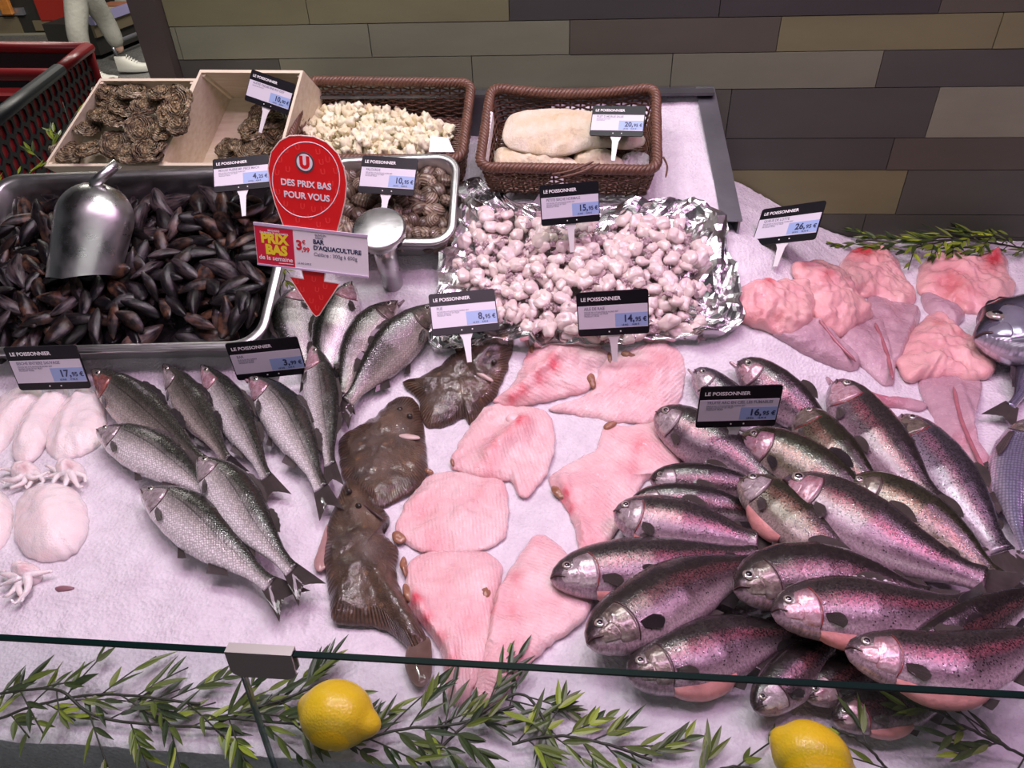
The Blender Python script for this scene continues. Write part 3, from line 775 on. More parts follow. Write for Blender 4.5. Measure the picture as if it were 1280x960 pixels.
# ================================================================== FISH
def fish_mat(name, kind, back, side, belly, stripe=None, dark=1.0):
    t = NT(name); uv = t.uv(); mt = t.uv('Metric'); s1 = t.n('SeparateXYZ', Vector=uv); u, v = s1.outputs[0], s1.outputs[1]
    rn = t.n('ObjectInfo').outputs['Random']
    wob = t.math('MULTIPLY_ADD', t.noise(mt, 26, 4, .6), .16, -.08)
    vv = t.math('ADD', v, wob)
    if kind == 'bass':
        c = t.ramp(vv, [(.0, belly), (.30, belly), (.46, side), (.60, tuple((a+b_)/2 for a, b_ in zip(side, back))), (.76, back), (1.0, tuple(q*.45 for q in back))])
        V = t.voro(t.n('Mapping', Vector=mt, Scale=(1, 1.25, 1), Rotation=(0, 0, .785)), 270, 'F1', .42)
        sc = t.ramp(V, [(.18, 1.35), (.52, .58)])
        body = t.ramp(u, [(.20, 0), (.24, 1)])
        c = t.mix(t.math('MULTIPLY', body, .75), c, t.mix(1.0, c, sc, 'MULTIPLY'))
        ll = t.math('ABSOLUTE', t.math('SUBTRACT', v, t.math('MULTIPLY_ADD', u, -.10, .68)))
        c = t.mix(t.math('MULTIPLY', t.ramp(ll, [(.008, .55), (.020, 0)]), body), c, tuple(q*.35 for q in back))
        st = t.n('TexWave', {'bands_direction': 'Y'}, Vector=mt, Scale=62.0, Distortion=1.2, Detail=2.0).outputs['Fac']
        c = t.mix(t.math('MULTIPLY', t.math('MULTIPLY', st, .12), body), c, back)
        met = t.ramp(v, [(.1, .02), (.35, .15), (.8, .15)]); rough = t.ramp(t.noise(mt, 160, 3), [(.3, .16), (.7, .36)])
        h = t.math('ADD', t.math('MULTIPLY', V, -1.0), t.math('MULTIPLY', t.noise(mt, 700, 2), .3)); bs = .55
    elif kind == 'bream':
        c = t.ramp(vv, [(.0, belly), (.3, side), (.62, side), (.8, back), (1.0, tuple(q*.5 for q in back))])
        V = t.voro(t.n('Mapping', Vector=mt, Scale=(1, 1.2, 1)), 210, 'F1', .2); c = t.mix(.6, c, t.mix(1.0, c, t.ramp(V, [(.2, 1.25), (.55, .45)]), 'MULTIPLY'))
        met = .6; rough = .2; h = t.math('MULTIPLY', V, -1.0); bs = .5
    else:
        mid = tuple((a+b_)/2 for a, b_ in zip(side, back))
        c = t.ramp(vv, [(.0, belly), (.08, belly), (.27, side), (.50, mid), (.68, back), (1.0, tuple(q*.5 for q in back))])
        if stripe:
            w = t.math('ABSOLUTE', t.math('SUBTRACT', vv, .52)); body = t.ramp(u, [(.12, .25), (.3, 1), (.8, 1), (.95, .2)])
            c = t.mix(t.math('MULTIPLY', t.math('MULTIPLY', t.ramp(w, [(.04, .85), (.15, 0)]), body), t.ramp(t.noise(mt, 30, 3), [(.3, .5), (.6, 1)])), c, stripe)
        Vd = t.voro(mt, 400, 'F1', 1.0); Vc = t.n('SeparateColor', Color=t.voro(mt, 400, 'F1', 1.0, out=1)).outputs[0]
        keep = t.ramp(t.math('SUBTRACT', t.math('MULTIPLY_ADD', v, 1.5, -.14), Vc), [(.0, 0), (.06, 1)])
        spot = t.math('MULTIPLY', t.ramp(Vd, [(.34, 1), (.50, 0)]), keep)
        grain = t.noise(mt, 420, 2, .8)
        c = t.mix(t.math('MULTIPLY', t.ramp(grain, [(.46, 0), (.60, .85)]), t.ramp(v, [(.25, .15), (.6, 1)])), c, tuple(q*.4 for q in back))
        c = t.mix(t.math('MULTIPLY', spot, .92), c, (.012, .010, .012))
        met = t.ramp(v, [(.1, .08), (.4, .38), (.8, .25)]); rough = t.ramp(t.noise(mt, 120, 3), [(.3, .13), (.7, .33)])
        h = t.math('ADD', t.noise(mt, 520, 2, .7), t.math('MULTIPLY', t.noise(mt, 60, 3), 1.2)); bs = .35
    # head without scales, mottled
    hd = t.ramp(u, [(.19, 1), (.23, 0)])
    hc = t.ramp(vv, [(.0, belly), (.35, tuple(q*.9 for q in side)), (.62, tuple((a+b_)/2 for a, b_ in zip(side, back))), (.80, back), (1, tuple(q*.6 for q in back))])
    hc = t.mix(t.ramp(t.noise(mt, 150, 3), [(.5, 0), (.7, .45)]), hc, tuple(q*.5 for q in back))
    c = t.mix(hd, c, hc)
    if kind == 'trout': c = t.mix(t.ramp(t.noise(mt, 330, 3, .75), [(.40, .45), (.56, 0)]), c, tuple(q*.5 for q in back))
    hv = t.n('HueSaturation', Hue=.5, Saturation=1.0, Value=t.math('MULTIPLY_ADD', rn, .3, .85*dark), Fac=1.0, Color=c)
    t.p(Base__Color=hv.outputs[0], Metallic=met, Roughness=rough, Normal=t.bump(h, bs, .0009), Coat__Weight=.85, Coat__Roughness=.06, Coat__Normal=t.bump(t.noise(mt, 210, 3, .6), .5, .0014))
    return t.m
BASS = fish_mat('sea_bass_skin', 'bass', (.026, .028, .022), (.58, .55, .52), (.94, .90, .90))
BASSD = fish_mat('sea_bass_skin_dark', 'bass', (.045, .045, .036), (.22, .20, .17), (.52, .46, .42))
TR_P = fish_mat('trout_skin_pink', 'trout', (.060, .050, .048), (.19, .125, .155), (.50, .36, .42), (.36, .10, .14))
TR_G = fish_mat('trout_skin_green', 'trout', (.048, .048, .026), (.19, .165, .11), (.50, .38, .36), (.32, .14, .11))
TR_D = fish_mat('trout_skin_dark', 'trout', (.035, .028, .026), (.11, .072, .08), (.46, .34, .38), (.20, .07, .08))
TR_S = fish_mat('trout_skin_silver', 'trout', (.075, .065, .08), (.30, .24, .31), (.58, .48, .55), (.40, .18, .26))
BREAM = fish_mat('bream_skin', 'bream', (.05, .05, .08), (.28, .27, .40), (.66, .62, .72))
def fin_mat(name, a, b_):
    t = NT(name); u = t.uv(); w = t.n('TexWave', {'bands_direction': 'Y'}, Vector=u, Scale=9.0, Distortion=.4, Detail=1.0).outputs['Fac']
    t.p(Base__Color=t.mix(t.noise(t.obj(), 60, 3), a, b_), Roughness=.28, Coat__Weight=.4, Normal=t.bump(w, .6, .0014)); return t.m
FIN_G = fin_mat('fin_grey', (.035, .032, .030), (.12, .10, .09)); FIN_D = fin_mat('fin_dark', (.012, .010, .012), (.05, .04, .042)); FIN_P = fin_mat('fin_pink', (.42, .22, .20), (.62, .40, .38))
def gill_mat(name, top, mid, low, spot):
    t = NT(name); v = t.n('SeparateXYZ', Vector=t.uv()).outputs[1]; o_ = t.obj()
    vv = t.math('ADD', v, t.math('MULTIPLY_ADD', t.noise(o_, 60, 4, .6), .4, -.2))
    c = t.ramp(vv, [(.05, low), (.38, mid), (.62, mid), (.80, top)])
    c = t.mix(t.ramp(t.noise(o_, 130, 4, .65), [(.46, 0), (.66, .75)]), c, spot)
    t.p(Base__Color=c, Metallic=.25, Roughness=t.ramp(t.noise(o_, 150, 3), [(.3, .12), (.7, .35)]), Normal=t.bump(t.noise(o_, 110, 4), .45, .003), Coat__Weight=.6, Coat__Roughness=.07); return t.m
GILL_S = gill_mat('gill_cover_silver', (.11, .09, .085), (.44, .38, .39), (.56, .48, .48), (.20, .15, .15))
GILL_P = gill_mat('gill_cover_pink', (.11, .08, .08), (.50, .33, .37), (.58, .42, .46), (.34, .12, .14))
GILL_B = simple('gill_cover_blue', (.30, .30, .38), .2, .5, vary=.3, vscale=40, Coat__Weight=.6)
GILL_D = gill_mat('gill_cover_dark', (.05, .042, .036), (.18, .15, .12), (.26, .21, .20), (.06, .04, .04))
GILL_R = gill_mat('gill_cover_reddish', (.05, .04, .035), (.36, .13, .11), (.42, .22, .20), (.10, .05, .04))
IRIS = simple('fish_iris', (.50, .47, .40), .15, .6, Coat__Weight=1.0); PUP = simple('fish_pupil', (.006, .006, .008), .06, Coat__Weight=1.0)
MOUTH = simple('mouth_line', (.05, .025, .025), .3); RED = simple('gill_red', (.22, .03, .03), .3, vary=.4, vscale=120, Coat__Weight=.5); FLAP = simple('belly_flap_pink', (.62, .28, .26), .3, vary=.4, vscale=70, bump=(90, .5, .003), Subsurface__Weight=.2, Subsurface__Radius=(.01, .004, .003), Coat__Weight=.4)
PROF = {
 'bass': ([0, .02, .06, .12, .20, .33, .48, .62, .75, .87, .94, 1], [.03, .17, .34, .56, .80, .99, 1.0, .82, .58, .34, .28, .30], [.03, .18, .36, .58, .80, .96, .98, .80, .52, .31, .27, .29]),
 'trout': ([0, .02, .06, .12, .20, .33, .48, .62, .75, .87, .94, 1], [.05, .30, .52, .72, .86, .98, 1.0, .88, .68, .44, .36, .40], [.05, .30, .50, .70, .84, .98, 1.0, .86, .62, .40, .34, .38]),
 'bream': ([0, .02, .06, .12, .20, .33, .48, .62, .75, .87, .94, 1], [.03, .20, .44, .70, .92, 1.0, .96, .76, .48, .24, .18, .20], [.03, .16, .34, .56, .78, .96, .98, .80, .46, .22, .18, .20])}
def fish(kind, label, group, path, W, back, skin, lift=0.0, roll=0.0, gill=None, fin=None, tail=True, pect=True, dorsal=True, anal=True, flap=False, eye=1.0, thick=.62, name=None, cat='fish', lifts=None, redgill=False, tailw=1.0, belly_fin=True, tl=.13, open_mouth=False):
    """path: snout .. end of tail in photograph pixels, laid on the ice; W: greatest body depth in pixels; back: side the dorsal edge lies on (+1 = left of travel)"""
    name = name or {'bass': 'sea_bass', 'trout': 'trout', 'bream': 'sea_bream'}[kind]
    n = len(path); lf = lifts if lifts is not None else [lift]*n
    mid = path[n//2]; a, b_ = np.array(path[max(n//2-1, 0)], float), np.array(path[min(n//2+1, n-1)], float)
    d2 = _n(b_-a); nn = np.array([-d2[1], d2[0]])
    q1 = hit(*(np.array(mid)+nn*W/2), lift); q2 = hit(*(np.array(mid)-nn*W/2), lift)
    wa = hit(*a, lift); wb = hit(*b_, lift); Td = _n(wb-wa); dq = q1-q2; HW = np.linalg.norm(dq-Td*np.dot(dq, Td))/2*{'bass': 1.06, 'trout': .99, 'bream': 1.0}[kind]
    TB = HW*thick
    P = [hit(x, y, l+TB*.85) for (x, y), l in zip(path, lf)]
    NR = 84
    C = catmull(P, 240); C = np.array(C)
    Lt = np.sum(np.linalg.norm(np.diff(C, axis=0), axis=1)); bl = 1-tl if tail else 1.0
    tt, tp, bt = PROF[kind]
    def fr(t):
        x = min(max(t, -.05), 1.25)*bl*239; i = min(max(int(x), 0), 238); f = x-i
        c = C[i]*(1-f)+C[i+1]*f; T = _n(C[min(i+4, 239)]-C[max(i-4, 0)])
        nrm = ice_n(c[0], c[1]); N0 = _n(np.cross(nrm, T))*back; U0 = _n(np.cross(T, N0)); 
        if np.dot(U0, nrm) < 0: U0 = -U0
        cr, sr = math.cos(roll), math.sin(roll)
        return c, T, N0*cr+U0*sr*1.0, U0*cr-N0*sr
    def ab(t):
        t = min(max(t, 0), 1); top = np.interp(t, tt, tp)*HW; bo = np.interp(t, tt, bt)*HW
        return top, bo, TB*min(1, (np.interp(t, tt, tp)+np.interp(t, tt, bt))/2)**.85*(1 if t < .5 else 1-.35*(t-.5)*2)
    def S(t, ph, off=0.0):
        c, T, N_, U_ = fr(t); top, bo, th = ab(t); ca, sa = math.cos(ph), math.sin(ph)
        yy = (top if ca > 0 else bo)*ca; e = abs(sa)**.85
        p = c+N_*yy+U_*th*math.copysign(e, sa)
        if off: p = p+_n(N_*ca/max(top, 1e-4)+U_*sa/max(th, 1e-4))*off
        return p
    def Fv(t, v, off=0.0): return S(t, math.acos(max(-1, min(1, v))), off)
    M = 30; b = MB(); rows = []; U = []; U2 = []
    for i in range(NR+1):
        t = (i/NR)**1.25; R = []; uu = []; u2 = []; top, bo, th = ab(t)
        g = 0.0
        for j in range(M):
            ph = 2*PI*j/M+PI/M*0; ca = math.cos(ph)
            R.append(S(t, ph)); uu.append((t, (ca+1)/2)); u2.append((t*Lt*bl+1, (top if ca > 0 else bo)*ca+1+ (0 if math.sin(ph) > 0 else 3)))
        rows.append(R); U.append(uu); U2.append(u2)
    b.grid(rows, cu=True, cap=True, uv=U, uv2=U2)
    base = S(.45, -PI/2); e = empty(name, base); tag(e, label, cat, group)
    b.build('body', skin, e)
    fin = fin or FIN_G
    # gill cover: a raised plate
    g = gill or GILL_S
    ge = .215 if kind != 'bream' else .27; gs = .125
    def gcover(t0, t1, v0, v1, h, nm, m_):
        b = MB(); R = []; UU = []; n1, n2 = 12, 14
        for i in range(n1+1):
            r = []; uq = []
            for j in range(n2+1):
                s_ = j/n2; v = v0+(v1-v0)*s_; bulge = (1-(2*s_-1)**2); t_ = t0+(t1-t0)*(i/n1)*(.62+.38*bulge)+(1-bulge)*.012
                o = h*HW*min(1, math.sin(PI*min(1, .08+.92*s_*.999))*1.6)*(1-max(0, (.35-i/n1))/.35)
                if i == n1 or j in (0, n2): o = -.03*HW
                r.append(Fv(t_, v, o)); uq.append((t_, (v+1)/2))
            R.append(r); UU.append(uq)
        b.grid(R, uv=UU); b.build(nm, m_, e)
    gcover(gs-.02, ge, -.86, .58, .055, 'gill_cover', g)
    gcover(.045, gs+.012, -.70, .10, .028, 'cheek_plate', g)
    # gill slit behind the cover
    b = MB(); pts = []
    for j in range(11):
        v = -.85+j/10*1.40; s_ = j/10; bu = 1-(2*s_-1)**2; pts.append(Fv(gs-.02+(ge-gs+.02)*(.62+.38*bu)+(1-bu)*.012+.004, v, .0002))
    b.tube(pts, [.0005]+[HW*.022]*9+[.0005], 6); b.build('gill_slit', RED if redgill else MOUTH, e)
    # eye
    te, ve = {'trout': (.080, .30), 'bass': (.080, .36), 'bream': (.12, .40)}[kind]
    c = Fv(te, ve); c2, T_, N_, U_ = fr(te); er = HW*{'trout': .140, 'bass': .14, 'bream': .16}[kind]*eye**.7
    nrm = _n(Fv(te, ve, .01)-c); ex = _n(T_-nrm*np.dot(T_, nrm)); ey = np.cross(nrm, ex)
    b = MB(); b.ball(c, (er, er, er*.42), ex, ey, nrm, 18, 9); eo = b.build('eye', IRIS, e)
    b = MB(); b.ball(c+nrm*er*.26, (er*.58, er*.58, er*.30), ex, ey, nrm, 14, 7); b.build('pupil', PUP, eo)
    # mouth
    b = MB(); mv = -.05 if kind == 'trout' else -.15
    pts = [Fv(.001, mv, .0), Fv(.018, mv, .0003), Fv(.04, mv-.12, .0003), Fv(.062, mv-.26, .0002)]
    b.tube(catmull(pts, 10), [HW*.030]*9+[.0004], 6); b.build('mouth', MOUTH, e)
    if open_mouth:
        b = MB(); rr = []
        c0, T0, N0, U0 = fr(0)
        for i in range(5):
            q = i/4; rr.append([c0+T0*.008-T0*(q*(HW*.28+.006))+N0*(-HW*.20-q*HW*.02)+N0*math.cos(2*PI*k/8)*HW*.11*(1-.5*q)+U0*math.sin(2*PI*k/8)*HW*.2*(1-.5*q) for k in range(8)])
        b.grid(rr, cu=True, cap=True); b.build('lower_jaw', g, e)
    def fan(nm, root0, root1, tips, m_, th=.0007, lift_=0.0):
        """fin between a root line and a tip line"""
        k = len(tips); b = MB(); R1 = []; R2 = []; U = []
        for i in range(9):
            s_ = i/8; ra = []; rb = []; uu = []
            for j in range(k):
                w = j/(k-1); r0 = root0*(1-w)+root1*w; p = r0*(1-s_)+tips[j]*s_
                nn_ = fr(.5)[3]; p = p+nn_*(lift_*math.sin(PI*s_*.6)+.0005*math.sin(w*k*3.1)*s_)
                ra.append(p+nn_*th*(1-.6*s_)); rb.append(p-nn_*th*(1-.6*s_)); uu.append((s_, w*3))
            R1.append(ra); R2.append(rb); U.append(uu)
        b.grid(R1, uv=U); b.grid([r[::-1] for r in R2], uv=U)
        for i in range(8):
            for j in (0,): b.add([R1[i][0], R1[i+1][0], R2[i+1][0], R2[i][0]], [(0, 1, 2, 3)]); b.add([R1[i][-1], R1[i+1][-1], R2[i+1][-1], R2[i][-1]], [(0, 1, 2, 3)])
        b.add(R1[-1]+R2[-1], [(j, j+1, k+j+1, k+j) for j in range(k-1)])
        return b.build(nm, m_, e)
    if tail:
        c, T_, N_, U_ = fr(.985); TL = Lt*tl*1.15; h0 = HW*.30; ht = HW*(.80 if kind == 'trout' else .72)*tailw
        K = 13; tips = []
        fork = .16 if kind == 'trout' else .42
        for j in range(K):
            w = 1-2*j/(K-1); L_ = TL*(1-fork*(1-abs(w)**1.3)); cc, TT, NN, _ = fr(.985+.10)
            pt = c+T_*L_+N_*ht*w+(U_*-.3*TB*0)
            pt = pt-np.array([0, 0, 1])*max(0, (pt[2]-float(ice(pt[0], pt[1]))-.006-lift))*.55
            tips.append(pt)
        fan('tail_fin', c+N_*h0, c-N_*h0, tips, fin if fin is not FIN_P else FIN_G, .0012)
    if dorsal:
        if kind == 'trout': spans = [(.46, .60, .34, .3), (.83, .87, .16, 0)]
        elif kind == 'bass': spans = [(.34, .56, .20, .5), (.62, .76, .26, .2)]
        else: spans = [(.32, .80, .26, .3)]
        for (t0, t1, hh, sp) in spans:
            K = 10; rt = [S(t0+(t1-t0)*j/(K-1), .06, -.0015) for j in range(K)]
            tips = []
            for j in range(K):
                w = j/(K-1); c, T_, N_, U_ = fr(t0+(t1-t0)*w); pr = math.sin(PI*min(1, w*.85+.12))**.7
                tips.append(rt[j]+(N_*.92+U_*-.1)*HW*hh*pr+T_*HW*hh*.65*w+ (N_*.04*HW*(j % 2) if kind != 'trout' else 0))
            b = MB(); o_ = fr(.5)[3]*.0010; U = [[(0, w*.3) for w in range(K)], [(1, w*.3) for w in range(K)]]
            b.grid([[p+o_ for p in rt], [p+o_*.5 for p in tips]], uv=U); b.grid([[p-o_*.5 for p in tips], [p-o_ for p in rt]], uv=U)
            b.grid([[p+o_*.5 for p in tips], [p-o_*.5 for p in tips]]); b.build('dorsal_fin' if hh > .17 else 'adipose_fin', fin if kind != 'bream' else FIN_D, e)
    if anal:
        for (t0, t1, hh, nm) in ([(.66, .76, .30, 'anal_fin')]+([(.46, .50, .30, 'pelvic_fin')] if belly_fin else [])):
            K = 7; rt = [S(t0+(t1-t0)*j/(K-1), PI-.08, -.001) for j in range(K)]; tips = []
            for j in range(K):
                w = j/(K-1); c, T_, N_, U_ = fr(t0+(t1-t0)*w); pr = 1-.55*w; tips.append(rt[j]-N_*HW*hh*pr+T_*HW*hh*(.9 if nm[0] == 'a' else 1.3))
            b = MB(); o_ = fr(.5)[3]*.0009; b.grid([[p+o_ for p in rt], [p+o_*.5 for p in tips]], uv=[[(0, j*.3) for j in range(K)]]*1+[[(1, j*.3) for j in range(K)]])
            b.grid([[p-o_*.5 for p in tips], [p-o_ for p in rt]]); b.grid([[p+o_*.5 for p in tips], [p-o_*.5 for p in tips]]); b.build(nm, fin, e)
    if pect:
        r0 = Fv(ge+.012, -.42, .0012); r1 = Fv(ge+.016, -.62, .0012); K = 9; tips = []; 
        Lp = .095 if kind != 'bream' else .2
        for j in range(K):
            w = j/(K-1); q = Lp*(.45+.55*math.sin(PI*(.12+.72*w)))
            tips.append(Fv(ge+.012+max(.03, q), -.42-.36*w, .0032))
        fan('pectoral_fin', r0, r1, tips, fin, .0007, .002)
    if flap:
        # slit belly wall showing pink flesh behind the head
        b = MB(); R = []
        for i in range(15):
            t_ = .19+.33*i/14; s_ = math.sin(PI*i/14)**.6; r = []
            for j in range(7):
                w = j/6; r.append(S(t_, PI-.50+.45*w, .0016*math.sin(PI*w)+(.0005)) -fr(t_)[2]*HW*.22*s_*w)
            R.append(r)
        b.grid(R); q = [[p-fr(.3)[3]*.003 for p in r] for r in R]; b.grid([r[::-1] for r in q]); b.build('belly_flap', FLAP, e)
    return e
GB = None; GT = None
# --- sea bass, left group (path snout -> tail)
fish('bass', 'dark sea bass at the far left with reddish gills, head under the 17,95 card', GB, [(116, 462), (150, 492), (195, 530), (243, 570), (275, 600)], 56, +1, BASSD, lift=.010, roll=.5, gill=GILL_R, redgill=True, fin=FIN_D)
fish('bass', 'slim dark sea bass second from the left in the upper row', GB, [(205, 455), (232, 495), (262, 540), (295, 595)], 48, +1, BASSD, lift=.006, roll=.5, gill=GILL_S, fin=FIN_D)
fish('bass', 'silver sea bass with pink jaw, head left of the 3,99 card stem', GB, [(252, 456), (285, 505), (316, 562), (345, 622)], 50, +1, BASS, lift=.008, roll=.35, gill=GILL_P, redgill=True)
fish('bass', 'sea bass whose open snout touches the bottom of the 3,99 card', GB, [(312, 470), (350, 512), (382, 568), (413, 638)], 58, +1, BASS, lift=.012, roll=.35, gill=GILL_P, open_mouth=True, tailw=.7)
fish('bass', 'pale sea bass pointing left beside the squid, tail under two others', GB, [(121, 537), (165, 555), (225, 590), (290, 640)], 54, +1, BASS, lift=.014, roll=.3, dorsal=True)
fish('bass', 'large silver sea bass lying over its neighbours in the middle of the left group', GB, [(248, 572), (285, 612), (328, 672), (388, 738)], 64, +1, BASS, lift=.026, roll=.3, tailw=.85)
fish('bass', 'lowest sea bass, front of the left group with its whole tail on the ice', GB, [(176, 612), (225, 640), (285, 690), (366, 752)], 66, +1, BASS, lift=.014, roll=.25)
# --- sea bass, rear group
fish('bass', 'sea bass under the tip of the red arrow, head up to the left', GB, [(372, 358), (366, 395), (378, 440), (392, 480)], 50, -1, BASS, lift=.006, roll=.3, gill=GILL_P)
fish('bass', 'sea bass with a pink throat just right of the red arrow tip', GB, [(440, 352), (424, 392), (410, 440), (402, 500)], 50, -1, BASS, lift=.010, roll=.2, gill=GILL_P, redgill=True)
fish('bass', 'upright sea bass with a dark body spot', GB, [(392, 428), (400, 480), (408, 545), (416, 606)], 48, +1, BASS, lift=.020, roll=.3, gill=GILL_P, redgill=True, tailw=.7)
fish('bass', 'sea bass with open mouth pointing up right, left of the 8,95 card', GB, [(497, 376), (465, 410), (440, 455), (424, 512)], 46, -1, BASSD, lift=.006, roll=.3, gill=GILL_D, open_mouth=True)
fish('bass', 'dark sea bass with its snout behind the 8,95 card', GB, [(545, 380), (502, 424), (462, 470), (418, 522)], 48, -1, BASSD, lift=.010, roll=.5, gill=GILL_D)

# --- trout heap on the right
fish('trout', 'trout head showing just behind the left corner of the 16,95 card', GT, [(868, 462), (900, 494), (940, 530), (985, 570)], 44, +1, TR_S, lift=.006, roll=.25, open_mouth=True)
fish('trout', 'trout behind the 16,95 card with its open mouth highest of the heap', GT, [(922, 452), (960, 482), (1010, 525), (1062, 570)], 50, +1, TR_P, lift=.008, roll=.35, gill=GILL_P, open_mouth=True, eye=1.1)
fish('trout', 'pink sided trout below the left end of the 16,95 card', GT, [(820, 515), (868, 545), (925, 578), (990, 622)], 54, +1, TR_P, lift=.008, roll=.45, gill=GILL_S, dorsal=False)
fish('trout', 'trout with a bent dark head right of the 16,95 card and torn pink belly', GT, [(1003, 512), (1030, 555), (1075, 600), (1130, 640)], 52, +1, TR_G, lift=.016, roll=.45, gill=GILL_D, flap=True, redgill=True)
fish('trout', 'strongly pink striped trout with head below the monkfish tails', GT, [(1045, 476), (1078, 528), (1130, 590), (1200, 655)], 62, +1, TR_P, lift=.016, roll=.35, gill=GILL_P, redgill=True, open_mouth=True)
fish('trout', 'long silvery trout nearest the blue sea bream on the right', GT, [(1126, 520), (1165, 570), (1215, 640), (1276, 722)], 64, +1, TR_S, lift=.020, roll=.3, gill=GILL_D, redgill=True)
fish('trout', 'long green backed trout from under the 16,95 card towards the heap centre', GT, [(925, 545), (985, 572), (1055, 618), (1150, 680)], 54, +1, TR_G, lift=.026, roll=.5, gill=GILL_P, fin=FIN_D)
fish('trout', 'golden green trout with a marbled cheek crossing the right of the heap', GT, [(1055, 606), (1110, 625), (1180, 672), (1272, 748)], 58, +1, TR_G, lift=.034, roll=.35, gill=GILL_D)
fish('trout', 'upper of three trout pointing left below the 16,95 card', GT, [(812, 599), (860, 602), (910, 606), (965, 614)], 36, +1, TR_D, lift=.006, roll=.5, tail=False, gill=GILL_S, pect=False)
fish('trout', 'middle of three trout pointing left, mostly under its neighbour', GT, [(788, 628), (840, 628), (900, 634), (960, 646)], 38, +1, TR_D, lift=.008, roll=.5, tail=False, gill=GILL_S, pect=False)
fish('trout', 'lowest of three trout pointing left, with a silver cheek and pink throat', GT, [(767, 640), (830, 655), (900, 668), (975, 682)], 56, +1, TR_P, lift=.016, roll=.3, gill=GILL_S, redgill=True, flap=True)
fish('trout', 'trout with a white cheek and orange belly flap in the middle of the heap', GT, [(925, 600), (975, 635), (1040, 690), (1125, 738)], 60, +1, TR_G, lift=.034, roll=.25, gill=GILL_S, flap=True, eye=1.2)
fish('trout', 'big eyed long trout lying across the middle of the heap to the right edge', GT, [(976, 602), (1040, 634), (1130, 688), (1278, 742)], 66, +1, TR_P, lift=.042, roll=.3, gill=GILL_P, eye=1.5)
fish('trout', 'pink trout farthest left in the heap, pointing left at the skate', GT, [(688, 724), (755, 714), (850, 706), (985, 688)], 64, +1, TR_P, lift=.010, roll=.25, gill=GILL_S, flap=True, redgill=True)
fish('trout', 'dark headed large trout below the leftmost one, belly to the glass', GT, [(734, 806), (800, 768), (880, 726), (992, 694)], 78, +1, TR_D, lift=.022, roll=.15, gill=GILL_D, flap=False, fin=FIN_D)
fish('trout', 'pale pink trout crossing under the glass edge, left of the three brown heads', GT, [(783, 846), (850, 826), (940, 800), (1040, 790)], 78, +1, TR_P, lift=.008, roll=.2, gill=GILL_D, flap=True)
fish('trout', 'olive trout with a ring eye and a patch of ice on its back', GT, [(917, 738), (990, 722), (1080, 728), (1200, 762)], 68, +1, TR_D, lift=.045, roll=.3, gill=GILL_D, eye=1.2)
fish('trout', 'pink cheeked trout below the olive one, orange flap at its throat', GT, [(964, 766), (1040, 762), (1130, 766), (1250, 752)], 76, +1, TR_P, lift=.060, roll=.2, gill=GILL_P, flap=True, redgill=True)
fish('trout', 'wet nearly black trout at the right edge between two pink ones', GT, [(1130, 822), (1180, 800), (1235, 772), (1305, 735)], 66, +1, TR_D, lift=.068, roll=.6, gill=GILL_D, fin=FIN_D, tail=False)
fish('trout', 'bright pink cheeked trout on top at lower right, crossed by the glass edge', GT, [(1056, 812), (1120, 824), (1200, 832), (1310, 792)], 86, +1, TR_P, lift=.074, roll=.15, gill=GILL_P, flap=True, redgill=True, eye=1.15, tail=False)
fish('trout', 'brown trout head standing above the right lemon', GT, [(943, 888), (985, 850), (1025, 815), (1075, 780)], 64, +1, TR_D, lift=.018, roll=.3, gill=GILL_S, fin=FIN_D, eye=1.1)
fish('trout', 'darkest and middle one of the three trout heads under the glass edge', GT, [(1008, 874), (1050, 850), (1095, 825), (1140, 800)], 58, +1, TR_D, lift=.014, roll=.3, gill=GILL_P, fin=FIN_D)
fish('trout', 'lowest trout, with a striped cheek, right of the right lemon', GT, [(1042, 902), (1095, 886), (1150, 876), (1215, 850)], 64, +1, TR_D, lift=.012, roll=.2, gill=GILL_P, flap=True, redgill=True)
# --- sea bream at the right edge
fish('bream', 'grey sea bream head at the right edge beside the monkfish', GT, [(1218, 424), (1262, 422), (1315, 408), (1400, 375)], 84, +1, BREAM, lift=.012, roll=.1, gill=GILL_B, eye=1.3)
fish('bream', 'narrow blue sea bream body cut by the right edge', GT, [(1330, 420), (1295, 462), (1270, 500), (1248, 522)], 60, -1, BREAM, lift=.004, roll=.2, pect=False)
fish('bream', 'round backed violet blue sea bream at the right edge', GT, [(1300, 520), (1275, 575), (1272, 650), (1300, 730)], 78, +1, BREAM, lift=.004, roll=.2, gill=GILL_D)
